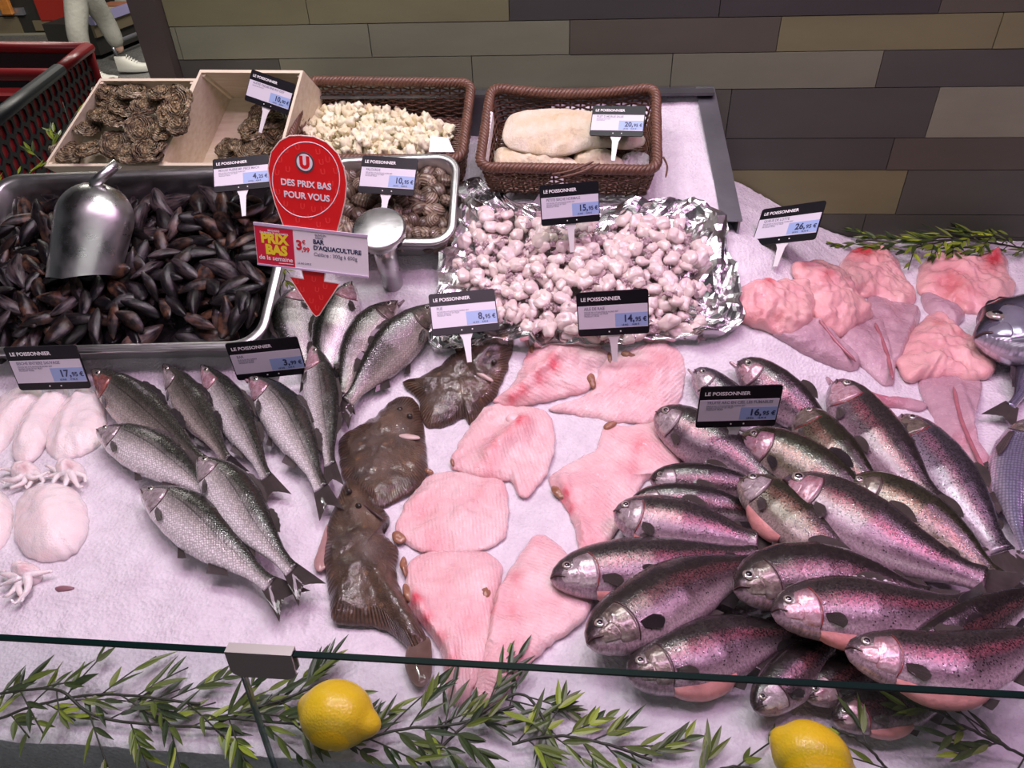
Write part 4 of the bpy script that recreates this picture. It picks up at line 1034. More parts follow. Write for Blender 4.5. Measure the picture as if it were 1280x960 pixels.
# ================================================================== FLAT FISH, SKATE WINGS, MONKFISH, SQUID
def flesh_mat(name, base, base2, deep, ray=0.0, rough=.2, sss=.3, ns=18):
    t = NT(name); o_ = t.obj(); mt = t.uv('Metric'); tone = t.n('Attribute', {'attribute_name': 'tone'}).outputs['Fac']
    c = t.mix(t.ramp(t.noise(o_, ns, 5, .6), [(.35, 0), (.68, 1)]), base, base2)
    c = t.mix(t.math('MULTIPLY', tone, t.ramp(t.noise(o_, 50, 4), [(.3, .5), (.6, 1)]), clamp=True), c, deep)
    h = t.math('ADD', t.noise(o_, 320, 3, .7), t.math('MULTIPLY', t.noise(o_, 60, 3), 1.5))
    if ray:
        w = t.n('TexWave', {'bands_direction': 'Y'}, Vector=mt, Scale=ray, Distortion=4.0, Detail=2.0).outputs['Fac']
        h = t.math('ADD', h, t.math('MULTIPLY', w, .25)); c = t.mix(t.math('MULTIPLY', t.ramp(w, [(.5, 0), (.9, .13)]), t.ramp(t.noise(o_, 14, 3), [(.4, 0), (.6, .7)])), c, deep)
    t.p(Base__Color=c, Roughness=t.ramp(t.noise(o_, 90, 3), [(.3, rough*.6), (.7, rough*1.6)]), Subsurface__Weight=sss, Subsurface__Radius=(.014, .006, .005), Subsurface__Scale=.6,
        Normal=t.bump(h, .7, .0022), Coat__Weight=.6, Coat__Roughness=.06, Coat__Normal=t.bump(t.noise(o_, 230, 4, .65), .85, .0018))
    return t.m
SKATE = flesh_mat('skate_flesh', (.80, .46, .48), (.86, .66, .65), (.70, .11, .15), ray=60)
MONK = flesh_mat('monkfish_flesh', (.80, .40, .42), (.84, .52, .48), (.60, .06, .08), rough=.16)
MONKT = flesh_mat('monkfish_tail_skin', (.46, .28, .34), (.62, .42, .47), (.50, .12, .17), rough=.2, sss=.1)
SQUID = flesh_mat('squid_flesh', (.92, .78, .78), (.93, .84, .82), (.60, .36, .38), rough=.10, sss=.4)
CART = simple('brown_cartilage', (.30, .14, .08), .3, vary=.4, vscale=90, Coat__Weight=.5)
fh = fast_hit()
def skate(label, poly, axis, T=.012, ridges=(), patches=(), bits=(), seed=0.0, lift=.001, c=None):
    cp = np.mean(np.array(poly, float), 0); w = hit(*cp); e = empty('skate_wing', (w[0], w[1], w[2])); tag(e, label, 'skate wing', None)
    slab('wing', poly, SKATE, fast_hit(lift), ice_n, T, parent=e, n=110, rings=22, p=3.0, q=.55, noise=(.006, 22), ridges=ridges, patches=patches, axis=axis, seed=seed, nz_edge=3, wav=.003, c=c)
    for (x, y, a, l, wd) in bits:
        a = math.radians(a); ca, sa = math.cos(a), math.sin(a)
        pl = [(x+ca*l*u-sa*wd*v, y+sa*l*u+ca*wd*v) for u, v in ((-1, -.3), (-.4, -1), (.5, -.7), (1, .1), (.4, .9), (-.5, .8))]
        slab('cartilage', pl, CART, fast_hit(lift+T*.42), ice_n, .004, parent=e, n=36, rings=6, nz_edge=2.5, noise=(.002, 120), seed=x)
skate('skate wing highest up against the foil, with a long red streak', [(663, 432), (676, 415), (692, 404), (706, 406), (722, 424), (744, 433), (760, 442), (752, 465), (738, 487), (700, 498), (665, 506), (640, 509), (616, 503), (636, 487), (652, 458)], (.9, .35), T=.013,
      ridges=[((696, 448), (640, 500), 9, .009)], patches=[(692, 462, 9, 1.2), (676, 478, 9, 1.0), (655, 494, 10, .9), (640, 503, 8, .8), (660, 445, 8, .6), (690, 452, 6, .9)], bits=[(665, 437, 70, 7, 4), (691, 450, 70, 7, 4), (740, 476, 75, 10, 5)], seed=1, lift=.004)
skate('fan shaped skate wing under the 14,95 card, right of the red streaked one', [(685, 512), (715, 502), (738, 488), (748, 458), (760, 444), (785, 440), (806, 430), (830, 428), (852, 442), (857, 470), (850, 502), (836, 524), (812, 531), (770, 528), (725, 520)], (-.7, .7), T=.012,
      ridges=[((812, 445), (826, 510), 10, .004)], patches=[(800, 478, 20, .55), (826, 452, 14, .4), (776, 494, 14, .3)], bits=[(786, 445, 10, 11, 5), (762, 448, 80, 9, 4)], seed=2, lift=.002)
skate('skate wing with a raised red ended ridge beside the dark turbot', [(596, 520), (612, 507), (650, 508), (684, 515), (694, 545), (688, 580), (672, 610), (652, 622), (636, 602), (596, 596), (564, 584), (572, 556), (586, 535)], (.35, .95), T=.012,
      ridges=[((654, 534), (612, 576), 12, .013)], patches=[(652, 535, 9, 1.5), (636, 552, 10, .7), (618, 566, 10, .5), (610, 590, 16, .35)], bits=[(565, 578, 60, 5, 3)], seed=3, lift=.006)
skate('broad ribbed skate wing left of centre, right of the lowest turbot', [(508, 628), (532, 598), (556, 590), (590, 592), (628, 602), (636, 640), (630, 672), (596, 690), (548, 692), (512, 684), (495, 664), (500, 645)], (.1, 1), T=.012,
      patches=[(530, 640, 18, .3), (545, 686, 20, .35), (600, 620, 14, .3)], bits=[(499, 672, 20, 10, 7), (537, 590, 10, 6, 4)], seed=4, lift=.004)
skate('large skate wing in front with a red edged left side, crossed by the glass edge', [(507, 745), (510, 706), (530, 692), (580, 690), (615, 692), (628, 716), (618, 760), (616, 805), (602, 840), (586, 872), (570, 884), (558, 868), (552, 820), (534, 790), (516, 768)], (.15, 1), T=.014,
      ridges=[((518, 752), (566, 830), 9, .008), ((566, 800), (572, 872), 9, .005)], patches=[(522, 758, 9, 1.2), (536, 782, 9, .9), (552, 806, 10, .8), (570, 842, 14, .7), (560, 730, 26, .25), (590, 790, 20, .35)], bits=[(505, 708, 80, 12, 5), (510, 742, 60, 13, 6)], seed=5, lift=.004)
skate('right front skate wing with red middle and pink tip under the glass edge', [(618, 748), (634, 718), (652, 690), (668, 670), (686, 672), (706, 690), (728, 716), (740, 746), (728, 778), (690, 804), (656, 836), (632, 868), (606, 886), (590, 880), (596, 846), (608, 802)], (.95, .3), T=.014,
      ridges=[((628, 730), (612, 800), 9, .008)], patches=[(645, 730, 12, .6), (642, 772, 14, .5), (618, 738, 7, 1.1), (614, 770, 7, .8), (640, 830, 24, .4)], bits=[(606, 742, 100, 8, 7)], seed=6, lift=.008)
skate('angular skate wing in the middle, left of the trout heap', [(686, 600), (700, 586), (722, 574), (744, 562), (757, 532), (790, 533), (834, 526), (850, 556), (846, 592), (806, 602), (792, 634), (768, 668), (746, 692), (726, 700), (720, 668), (708, 636), (694, 618)], (.8, .6), T=.012,
      ridges=[((702, 608), (726, 670), 8, .008)], patches=[(800, 562, 14, .6), (788, 590, 14, .45), (706, 624, 7, 1.4), (712, 640, 7, 1.0), (742, 640, 20, .25), (740, 686, 16, .35)], bits=[(697, 616, 30, 10, 6), (762, 532, -20, 9, 4)], seed=7, lift=.003)
GR = simple('skate_off_cut', (.88, .60, .60), .25, Subsurface__Weight=.3, Subsurface__Radius=(.01, .004, .003), Coat__Weight=.5)
slab('skate_trimming', [(634, 520), (641, 517), (649, 520), (646, 527), (638, 529), (632, 524)], GR, fast_hit(.019), ice_n, .006, n=24, rings=6, label='tiny heart shaped pink scrap lying on the ridged skate wing', cat='fish scrap')

# ---- turbots / brown flatfish
def flat_mat():
    t = NT('brown_flatfish_skin'); o_ = t.obj(); tone = t.n('Attribute', {'attribute_name': 'tone'}).outputs['Fac']; u = t.n('SeparateXYZ', Vector=t.uv()).outputs[1]
    c = t.ramp(t.noise(o_, 26, 5, .65), [(.30, (.018, .011, .006)), (.5, (.060, .034, .018)), (.70, (.13, .075, .040))])
    c = t.mix(t.math('MULTIPLY', t.ramp(t.voro(o_, 45), [(.10, 1), (.2, 0)]), .4), c, (.28, .15, .05))
    c = t.mix(t.ramp(u, [(0, .5), (.14, 0)]), c, (.13, .07, .05))
    c = t.mix(t.math('MULTIPLY', tone, .6), c, (.26, .21, .19))
    w = t.n('TexWave', {'bands_direction': 'X'}, Vector=t.n('Mapping', Vector=t.uv(), Scale=(1, .2, 1)), Scale=34.0, Distortion=.5).outputs['Fac']
    h = t.math('ADD', t.noise(o_, 260, 4, .7), t.math('MULTIPLY', t.math('MULTIPLY', w, t.ramp(u, [(.05, 1), (.25, 0)])), 1.2))
    t.p(Base__Color=c, Roughness=.28, Normal=t.bump(h, .9, .0026), Coat__Weight=.7, Coat__Roughness=.08, Coat__Normal=t.bump(t.noise(o_, 150, 3, .6), .5, .002)); return t.m
FLATM = flat_mat()
FEYE = simple('flatfish_eye', (.03, .022, .018), .25)
LIP = simple('pale_lip', (.55, .42, .38), .3)
def flatfish(label, body, c, T, ridges, patches, parts, seed, lift):
    w = hit(*c); e = empty('turbot', w); tag(e, label, 'flatfish')
    slab('body', body, FLATM, fast_hit(lift), ice_n, T, parent=e, n=120, rings=26, p=2.4, q=.62, noise=(.004, 32), ridges=ridges, patches=patches, seed=seed, nz_edge=2.5, c=c)
    for nm, poly, m_, lf, t_ in parts:
        slab(nm, poly, m_, fast_hit(lift+lf), ice_n, t_, parent=e, n=40, rings=8, noise=(.001, 60), seed=seed+3, nz_edge=1)
def el(x, y, a, b_, ang=0, n=14):
    g = math.radians(ang); return [(x+a*math.cos(2*PI*i/n)*math.cos(g)-b_*math.sin(2*PI*i/n)*math.sin(g), y+a*math.cos(2*PI*i/n)*math.sin(g)+b_*math.sin(2*PI*i/n)*math.cos(g)) for i in range(n)]
FLF = fin_mat('flatfish_fin', (.10, .06, .045), (.22, .14, .11))
flatfish('brown turbot pointing up right against the foil sheet', [(503, 478), (520, 474), (545, 460), (562, 446), (588, 433), (618, 422), (640, 412), (642, 432), (634, 462), (622, 492), (608, 508), (590, 531), (578, 522), (560, 532), (535, 535), (526, 520), (524, 502), (512, 490)], (575, 478), .020,
         [((600, 440), (636, 420), 14, .006), ((592, 460), (604, 474), 5, .004)], [(560, 505, 22, .25), (600, 470, 8, .4)],
         [('eye', el(612, 440, 4, 3), FEYE, .018, .004), ('eye', el(618, 452, 4, 3), FEYE, .021, .004), ('mouth', el(604, 470, 14, 3, 28), LIP, .019, .004)], 11, .004)
flatfish('brown turbot in the middle, between the upright sea bass and the skate wings', [(425, 548), (442, 536), (468, 522), (488, 502), (508, 494), (522, 505), (529, 530), (533, 560), (533, 592), (520, 612), (496, 626), (474, 636), (452, 624), (432, 604), (424, 576)], (480, 566), .018,
         [((470, 540), (515, 520), 12, .005), ((505, 540), (520, 560), 9, .003)], [(500, 548, 10, .5), (478, 590, 16, .3), (470, 560, 10, .25)],
         [('eye', el(500, 512, 4, 3), FEYE, .016, .004), ('eye', el(512, 520, 4, 3), FEYE, .018, .004), ('mouth', el(512, 546, 14, 3, 6), LIP, .017, .003)], 12, .004)
flatfish('longest dark turbot, its tail hanging across the glass edge', [(432, 602), (446, 600), (458, 612), (472, 632), (488, 648), (478, 662), (488, 676), (499, 690), (494, 712), (502, 738), (514, 762), (530, 790), (538, 812), (524, 822), (506, 806), (486, 790), (458, 782), (418, 778), (411, 742), (405, 705), (409, 660), (418, 632)], (455, 706), .022,
         [((446, 612), (466, 650), 16, .006), ((450, 690), (520, 800), 10, .005), ((456, 680), (470, 700), 10, .005)], [(462, 700, 15, .55), (448, 652, 9, .4), (440, 690, 6, .3), (455, 740, 8, .3)],
         [('eye', el(436, 614, 4, 3), FEYE, .020, .005), ('eye', el(448, 632, 4, 3), FEYE, .024, .004), ('mouth', el(466, 640, 18, 2.2, 35), MOUTH, .022, .003), ('tail_fin', [(514, 800), (536, 796), (540, 826), (538, 848), (526, 860), (513, 850), (506, 825)], FLF, .004, .005), ('side_fin', [(410, 655), (400, 680), (392, 705), (400, 715), (412, 700)], FIN_P, .002, .003)], 13, .008)

# ---- monkfish tails
def monk(label, flesh, tail, seed, T=.026, lift=.006, patches=(), tp=(), ridge=None, lt=.002, fringe=None):
    w = hit(*np.mean(np.array(flesh, float), 0)); e = empty('monkfish_tail', w); tag(e, label, 'monkfish')
    slab('flesh', flesh, MONK, fast_hit(lift), ice_n, T, parent=e, n=110, rings=24, p=2.3, q=.6, noise=(.009, 34), patches=patches, seed=seed, nz_edge=4, wav=.006)
    if tail: slab('tail', tail, MONKT, fast_hit(lt), ice_n, T*.75, parent=e, n=90, rings=20, p=2.2, q=.7, noise=(.004, 30), ridges=[(ridge[0], ridge[1], 6, .007)] if ridge else (), patches=tp, seed=seed+2, nz_edge=1.5)
    if fringe:
        b = MB(); P = catmull([hit(x, y, .022) for x, y in fringe], 20); b.tube(P, [.0012]+[.0032]*17+[.002, .0008], 7); b.build('fin_fringe', simple('monk_fin', (.40, .14, .17), .25, vary=.4, vscale=60, Coat__Weight=.5), e)
monk('monkfish tail farthest left, with a bright pink rounded end', [(920, 385), (926, 362), (944, 350), (970, 352), (1000, 350), (1014, 366), (1020, 392), (1006, 414), (980, 420), (950, 410), (928, 402)], [(985, 405), (1010, 395), (1030, 410), (1055, 436), (1074, 454), (1068, 464), (1045, 460), (1012, 446), (985, 430), (966, 416)], 1, patches=[(955, 356, 8, .9), (940, 398, 12, .4), (968, 402, 8, .5)], ridge=((1022, 404), (1068, 452)), fringe=[(1024, 400), (1046, 428), (1070, 452)])
monk('monkfish tail second from the left, overlapped by the farthest left one', [(992, 328), (1010, 326), (1040, 332), (1062, 352), (1076, 376), (1090, 396), (1074, 408), (1050, 418), (1026, 402), (1012, 374), (996, 350)], [(1048, 410), (1072, 400), (1094, 396), (1104, 425), (1114, 458), (1118, 478), (1104, 482), (1082, 462), (1060, 440)], 2, lift=.010, patches=[(1022, 352, 8, .7), (1000, 336, 7, .5), (1070, 375, 8, .3)], ridge=((1096, 410), (1112, 470)), fringe=[(1094, 404), (1108, 440), (1116, 474)])
monk('monkfish tail in the upper middle with a dark hooked bit at its top', [(1044, 345), (1058, 320), (1078, 308), (1102, 308), (1118, 322), (1132, 348), (1146, 374), (1128, 384), (1102, 376), (1076, 368), (1056, 362)], [(1084, 372), (1112, 374), (1144, 382), (1150, 400), (1138, 428), (1122, 458), (1108, 450), (1098, 415)], 3, lift=.004, patches=[(1078, 322, 11, 1.1), (1066, 318, 9, .9), (1096, 330, 8, .5)], tp=[(1115, 395, 18, .2)], ridge=((1142, 392), (1118, 450)))
monk('monkfish piece highest at the right, blood red along its upper end', [(1146, 346), (1156, 326), (1186, 316), (1206, 322), (1236, 320), (1252, 314), (1258, 326), (1264, 346), (1270, 366), (1252, 386), (1222, 392), (1196, 386), (1166, 372), (1150, 364)], [(1152, 368), (1168, 372), (1190, 384), (1206, 394), (1196, 408), (1174, 400), (1156, 388)], 4, lift=.004, T=.030, patches=[(1238, 332, 12, 1.2), (1230, 346, 9, .7), (1180, 362, 18, .6), (1198, 376, 14, .4)])
monk('lowest monkfish tail, its thin dark end running down beside the blue bream', [(1122, 446), (1134, 420), (1150, 402), (1172, 390), (1190, 402), (1204, 420), (1226, 430), (1244, 452), (1240, 468), (1214, 476), (1176, 470), (1142, 476), (1124, 464)], [(1148, 474), (1180, 466), (1226, 476), (1220, 505), (1216, 540), (1232, 575), (1250, 605), (1268, 634), (1258, 644), (1236, 622), (1210, 590), (1184, 560), (1164, 520)], 5, lift=.008, patches=[(1170, 412, 9, .5), (1196, 424, 9, .4), (1150, 400, 8, .4)], tp=[(1200, 560, 14, .5), (1230, 600, 20, .7)], ridge=((1190, 480), (1214, 550)), fringe=[(1192, 484), (1200, 520), (1214, 555), (1236, 598), (1262, 636)])
slab('monkfish_trimming', [(1040, 492), (1060, 484), (1090, 492), (1120, 500), (1158, 504), (1150, 514), (1110, 508), (1070, 504), (1048, 500)], MONKT, fast_hit(.004), ice_n, .010, n=40, rings=10, noise=(.003, 60), patches=[(1100, 500, 30, .8)], label='thin red brown monkfish fin strip below the second monkfish tail', cat='fish scrap')

slab('ice_clump', [(1062, 720), (1085, 724), (1112, 728), (1136, 738), (1134, 750), (1105, 752), (1082, 742), (1064, 734)], bpy.data.materials['crushed_ice'], fast_hit(.085), ice_n, .008, n=50, rings=10, noise=(.005, 120), nz_edge=4, label='small clump of crushed ice on the back of the olive trout', cat='ice')
# ---- large squid / cuttlefish at the left
def squid(name, label, poly, seed, T=.022, lift=.003, ridges=(), patches=(), cat='cuttlefish'):
    return slab(name, poly, SQUID, fast_hit(lift), ice_n, T, n=90, rings=22, p=2.3, q=.6, noise=(.004, 22), ridges=ridges, patches=patches, seed=seed, nz_edge=2, label=label, cat=cat)
squid('large_cuttlefish', 'long pale cuttlefish body below the 17,95 card, right of its neighbours', [(58, 560), (66, 528), (84, 500), (106, 484), (122, 492), (132, 516), (130, 545), (116, 562), (90, 572), (68, 574)], 1, ridges=[((78, 560), (100, 500), 5, .004)])
squid('large_cuttlefish', 'long pale cuttlefish body in the middle of the row under the 17,95 card', [(16, 566), (24, 536), (42, 508), (62, 490), (82, 484), (84, 498), (68, 524), (58, 552), (44, 572), (26, 578)], 2, lift=.006, ridges=[((32, 560), (62, 500), 5, .004)])
squid('large_cuttlefish', 'pale cuttlefish body at the left edge under the 17,95 card', [(-30, 560), (-14, 520), (8, 494), (34, 482), (52, 486), (46, 504), (24, 530), (10, 556), (-10, 570)], 3)
squid('large_cuttlefish', 'round glossy cuttlefish body lying alone lower left', [(18, 652), (24, 626), (44, 610), (74, 606), (98, 616), (110, 642), (106, 672), (88, 694), (58, 702), (32, 694), (20, 676)], 4, T=.026, ridges=[((64, 620), (66, 690), 14, .004)])
squid('large_cuttlefish', 'pale cuttlefish body cut by the left edge, below the tentacles', [(-50, 640), (-20, 610), (6, 616), (16, 640), (12, 668), (-6, 690), (-40, 690)], 5)
def tentacle_mass(label, pts, seed):
    rr = random.Random(seed); w = hit(*pts[0]); e = empty('tangled_cuttlefish', w); tag(e, label, 'cuttlefish')
    for i in range(len(pts)-1):
        (x, y), (x2, y2) = pts[0], pts[i+1]
        q = [(x, y), ((x+x2)/2+rr.uniform(-9, 9), (y+y2)/2+rr.uniform(-7, 7)), (x2, y2), (x2+rr.uniform(-8, 8), y2+rr.uniform(-5, 5))]
        P = catmull([hit(a, b_, .010+.006*rr.random()) for a, b_ in q], 16); b = MB(); b.tube(P, [.007-.0055*k/15 for k in range(16)], 8, flat=.8); b.build('tentacle', SQUID, e)
    slab('head', el(pts[0][0], pts[0][1], 19, 13), SQUID, fast_hit(.004), ice_n, .020, parent=e, n=40, rings=12, noise=(.006, 50), patches=[(pts[0][0]+4, pts[0][1]+3, 6, .9)], seed=seed)
tentacle_mass('tangled pale cuttlefish tentacles above the round body', (lambda c: [c, (c[0]-30, c[1]+6), (c[0]-22, c[1]+16), (c[0]-30, c[1]-9), (c[0]+10, c[1]+18), (c[0]-8, c[1]+20), (c[0]+18, c[1]+12)])((88, 590)), 3)
tentacle_mass('pale cuttlefish tentacles at the left edge above the round body', (lambda c: [c, (c[0]-30, c[1]+8), (c[0]-20, c[1]+18), (c[0]-34, c[1]-4), (c[0]+22, c[1]+10), (c[0]+28, c[1]-2), (c[0]+2, c[1]+18)])((32, 592)), 5)
tentacle_mass('pale cuttlefish tentacles trailing below the round body at the left edge', (lambda c: [c, (c[0]-24, c[1]+26), (c[0]-34, c[1]+14), (c[0]-6, c[1]+30), (c[0]+30, c[1]-4), (c[0]-14, c[1]+36), (c[0]-34, c[1]-2)])((34, 718)), 8)
slab('seaweed_scrap', [(68, 735), (80, 732), (94, 735), (82, 740), (72, 740)], simple('scrap_purple', (.25, .12, .14), .4), fast_hit(.001), ice_n, .003, n=20, rings=4, label='tiny purple scrap alone on the ice at lower left', cat='scrap')

# ================================================================== LEMONS, GREENERY
t = NT('lemon_peel'); o_ = t.obj()
t.p(Base__Color=t.mix(t.noise(o_, 30, 3), (.84, .54, .010), (.82, .60, .015)), Roughness=.33, Normal=t.bump(t.voro(o_, 420, 'SMOOTH_F1'), .35, .0012), Subsurface__Weight=.08, Subsurface__Radius=(.006, .004, .001), Coat__Weight=.2)
def lemon(label, px, py, wpx, ang, hgt):
    c = hit(px, py, hgt); d = camdepth(c); r = wpx/2/F*d; e = empty('lemon', (c[0], c[1], float(ice(c[0], c[1]))+.003)); tag(e, label, 'lemon')
    a = math.radians(ang); X = np.array([math.cos(a), math.sin(a)*.8, math.sin(a)*.3]); X = _n(X); Y = _n(np.cross((0, 0, 1), X)); Z = np.cross(X, Y)
    def fn(d): return 1+.26*max(0, (d[0]-.86)/.14)**2+.12*max(0, (-d[0]-.88)/.12)**2+.02*nz(d[0]*2, d[1]*2, d[2]*2)
    # nv along local z -> use X as the pole axis
    b = MB(); rows = []
    for i in range(33):
        th = PI*i/32; R = []
        for j in range(36):
            ph = 2*PI*j/36; d_ = (math.cos(th), math.sin(th)*math.cos(ph), math.sin(th)*math.sin(ph)); k = fn(d_)
            R.append(c+(X*d_[0]*r*1.06+Y*d_[1]*r*.94+Z*d_[2]*r*.92)*k)
        rows.append(R)
    b.grid(rows, cu=True); b.build('peel', t.m, e)
    b = MB(); b.ball(c-X*r*1.17, (.0022, .003, .003), X, Y, Z, 10, 6); b.build('stem_scar', simple('stem_scar', (.25, .22, .08), .6), e)
lemon('left yellow lemon behind the glass, right of the metal clip', 421, 893, 88, -14, .045)
lemon('right yellow lemon at the bottom edge below the trout heads', 1015, 948, 92, -32, .040)

t = NT('plastic_leaf'); u = t.uv(); rn = t.n('SeparateXYZ', Vector=u).outputs[0]; tone = t.n('Attribute', {'attribute_name': 'tone'}).outputs['Fac']
t.p(Base__Color=t.mix(tone, (.022, .045, .012), (.30, .40, .035)), Roughness=.35, Specular__IOR__Level=.5)
LEAF = t.m; STEM = simple('plastic_stem', (.025, .030, .015), .5)
def leaf(b, p, d, up, L, w, tone, rr):
    d = _n(d); s = _n(np.cross(d, up)); n_ = np.cross(s, d); rows = []; C = []
    for i in range(7):
        q = i/6; ww = w*math.sin(PI*min(.999, q**.75*.97+.02)); cp = p+d*L*q+n_*(-.12*L*q*q+.02*L)
        rows.append([cp-s*ww, cp-n_*ww*.28, cp+s*ww]); C.append([tone]*3)
    b.grid(rows, c=C); b.grid([[x-n_*.0003 for x in r[::-1]] for r in rows], c=C)
def garland(label, stem_px, hts, nbr, seed, group=None, mapper=None, size=1.0, bright=.35, name='bamboo_garland', cat='greenery'):
    rr = random.Random(seed); mapper = mapper or (lambda x, y, h: hit(x, y, h))
    P = catmull([mapper(x, y, h) for (x, y), h in zip(stem_px, hts)], 60)
    P = [p+np.array([0, 0, .002*nz(i*.25, seed)]) for i, p in enumerate(P)]
    e = empty(name, (P[30][0], P[30][1], min(p[2] for p in P)-.006)); tag(e, label, cat, group)
    bs = MB(); bs.tube(P, [.0017*size]*60, 6); bl = MB()
    for k in range(nbr):
        i = int((k+.5)/nbr*58)+0; p = P[i]; T = _n(P[min(i+2, 59)]-P[i-1 if i else 0]); sd = _n(np.cross(T, (0, 0, 1)))*(1 if k % 2 else -1)
        d = _n(T*rr.uniform(.5, 1.1)+sd*rr.uniform(.3, .9)+np.array([0, 0, rr.uniform(-.05, .22)])); L = rr.uniform(.035, .075)*size
        Q = [p+d*L*q/7+np.array([0, 0, -.010*size*(q/7)**2]) for q in range(8)]
        for q in Q: q[2] = max(q[2], float(ice1(q[0], q[1]))+.004) if mapper is None or True else q[2]
        bs.tube(Q, [.0009*size]*8, 5)
        for q in range(1, 8):
            if rr.random() < .28: continue
            for sgn in ((1, -1) if q < 7 else (0,)):
                if rr.random() < .42: continue
                s2 = _n(np.cross(d, (0, 0, 1))); dl = _n(d*1.0+s2*sgn*rr.uniform(.25, .55)+np.array([0, 0, rr.uniform(-.12, .20)]))
                LL = rr.uniform(.020, .042)*size; tip = Q[q]+dl*LL
                if tip[2] < ice1(tip[0], tip[1])+.002: dl = _n(dl+np.array([0, 0, .35]))
                tn = min(1, max(0, rr.gauss(bright, .28))); leaf(bl, Q[q], dl, np.array([rr.uniform(-.4, .4), rr.uniform(-.6, .1), 1.0]), LL, rr.uniform(.0024, .0036)*size, tn*tn*1.1, rr)
    bs.build('stem', STEM, e); bl.build('leaves', LEAF, e, smooth=False)
garland('artificial bamboo spray at the lower left edge behind the glass', [(-20, 905), (60, 878), (140, 868), (250, 880)], [.012, .02, .02, .015], 12, 1, bright=.4)
garland('second artificial bamboo spray at lower left, dipping to the clip seam', [(-10, 868), (70, 862), (130, 898), (290, 912)], [.02, .03, .018, .014], 12, 2, bright=.42)
garland('artificial bamboo spray left of and under the left lemon', [(262, 895), (310, 900), (370, 905), (440, 912)], [.014, .02, .012, .012], 9, 3, bright=.30)
garland('artificial bamboo spray reaching up beside the left lemon', [(270, 905), (310, 888), (360, 872), (410, 850)], [.012, .02, .024, .024], 6, 11, bright=.35)
garland('artificial bamboo spray right of the left lemon', [(440, 930), (500, 912), (570, 905), (650, 880)], [.012, .02, .02, .018], 13, 4, bright=.25)
garland('artificial bamboo spray bending in the middle of the front ice', [(540, 945), (590, 900), (652, 868), (690, 915)], [.010, .02, .022, .016], 6, 5, bright=.15)
garland('artificial bamboo spray with bright upright tips below the front skate wings', [(640, 930), (690, 920), (750, 928), (815, 950)], [.012, .02, .02, .012], 11, 6, bright=.5)
garland('short artificial bamboo spray just left of the right lemon', [(860, 985), (900, 962), (935, 960), (965, 975)], [.012, .016, .016, .012], 4, 7, bright=.5)
garland('artificial bamboo spray at lower right in front of the trout heap', [(1290, 950), (1240, 925), (1190, 900), (1160, 880)], [.012, .030, .045, .052], 7, 8, bright=.3)
garland('thin artificial bamboo sprig touching the right lemon', [(1120, 975), (1080, 930), (1040, 910)], [.012, .034, .045], 3, 9, bright=.25, size=.9)
garland('artificial bamboo spray in the far corner below the tiled wall', [(1290, 312), (1210, 300), (1140, 302), (1070, 300)], [.012, .03, .03, .02], 17, 10, bright=.45, size=1.25)
garland('second artificial bamboo spray in the far corner behind the upper monkfish', [(1290, 298), (1220, 296), (1160, 306), (1120, 318)], [.012, .03, .03, .02], 14, 12, bright=.4, size=1.25)
garland('green sprig between the red cart and the full oyster box', [(58, 215), (66, 190), (84, 160), (96, 140)], [.03, .05, .05, .06], 8, 13, bright=.5, size=1.1, name='green_sprig', mapper=lambda x, y, h: on_ramp(x, y, .02+h*.3))
garland('yellow green sprig at the left corner of the mussel tray', [(-5, 245), (10, 232), (26, 222), (40, 218)], [.03, .05, .05, .06], 5, 14, bright=.8, size=.8, name='green_sprig', mapper=lambda x, y, h: on_ramp(x, y, .05))
garland('yellow green sprig between the mussel tray and the arrow sea bass', [(350, 330), (356, 345), (350, 362), (352, 376)], [.01, .02, .02, .02], 5, 15, bright=.9, size=.7, name='green_sprig')
# ================================================================== PRICE CARDS AND SIGN
def pnp(px, W, H):
    """pose of a W x H card whose corners TL, TR, BR, BL are seen at px; returns world centre, axes x, y, z"""
    X = np.array([[-W/2, H/2, 0], [W/2, H/2, 0], [W/2, -H/2, 0], [-W/2, -H/2, 0]])
    px = np.array(px, float); obs = np.stack([(px[:, 0]-640)/F, -(px[:, 1]-480)/F], 1)
    def rot(r):
        return np.array(Matrix.Rotation(r[2], 3, 'Z') @ Matrix.Rotation(r[1], 3, 'Y') @ Matrix.Rotation(r[0], 3, 'X'))
    def res(p):
        R = rot(p[:3]); Q = X@R.T+p[3:]; return (np.stack([Q[:, 0]/-Q[:, 2], Q[:, 1]/-Q[:, 2]], 1)-obs).ravel()*F
    w = (np.linalg.norm(px[1]-px[0])+np.linalg.norm(px[2]-px[3]))/2; d0 = W*F/w; c = obs.mean(0)*d0; best = None
    up_c = M3.T @ np.array([0, 0, 1.0])
    for r0 in ((-.6, 0, 0), (-.25, .4, 0), (-.25, -.4, 0), (-.9, .3, 0), (-.9, -.3, 0), (.3, 0, 0)):
        p = np.array([*r0, c[0], c[1], -d0], float); lam = 1e-2
        for _ in range(60):
            r = res(p); J = np.stack([(res(p+np.eye(6)[k]*1e-5)-r)/1e-5 for k in range(6)], 1)
            dp = np.linalg.solve(J.T@J+lam*np.diag(np.diag(J.T@J)+1e-9), -J.T@r); q = p+dp
            if (res(q)**2).sum() < (r**2).sum(): p = q; lam *= .4
            else: lam *= 4
        e = (res(p)**2).sum(); R = rot(p[:3])
        lean = (R[:, 1]@up_c)           # card's up against world up
        e2 = e+(0 if lean > .3 else 400)+ (0 if (R[:, 2]@up_c) > -.1 else 60)
        if best is None or e2 < best[0]: best = (e2, p, R, e)
    _, p, R, e = best
    return CAM+M3@p[3:], M3@R[:, 0], M3@R[:, 1], M3@R[:, 2], e
_tc = {}
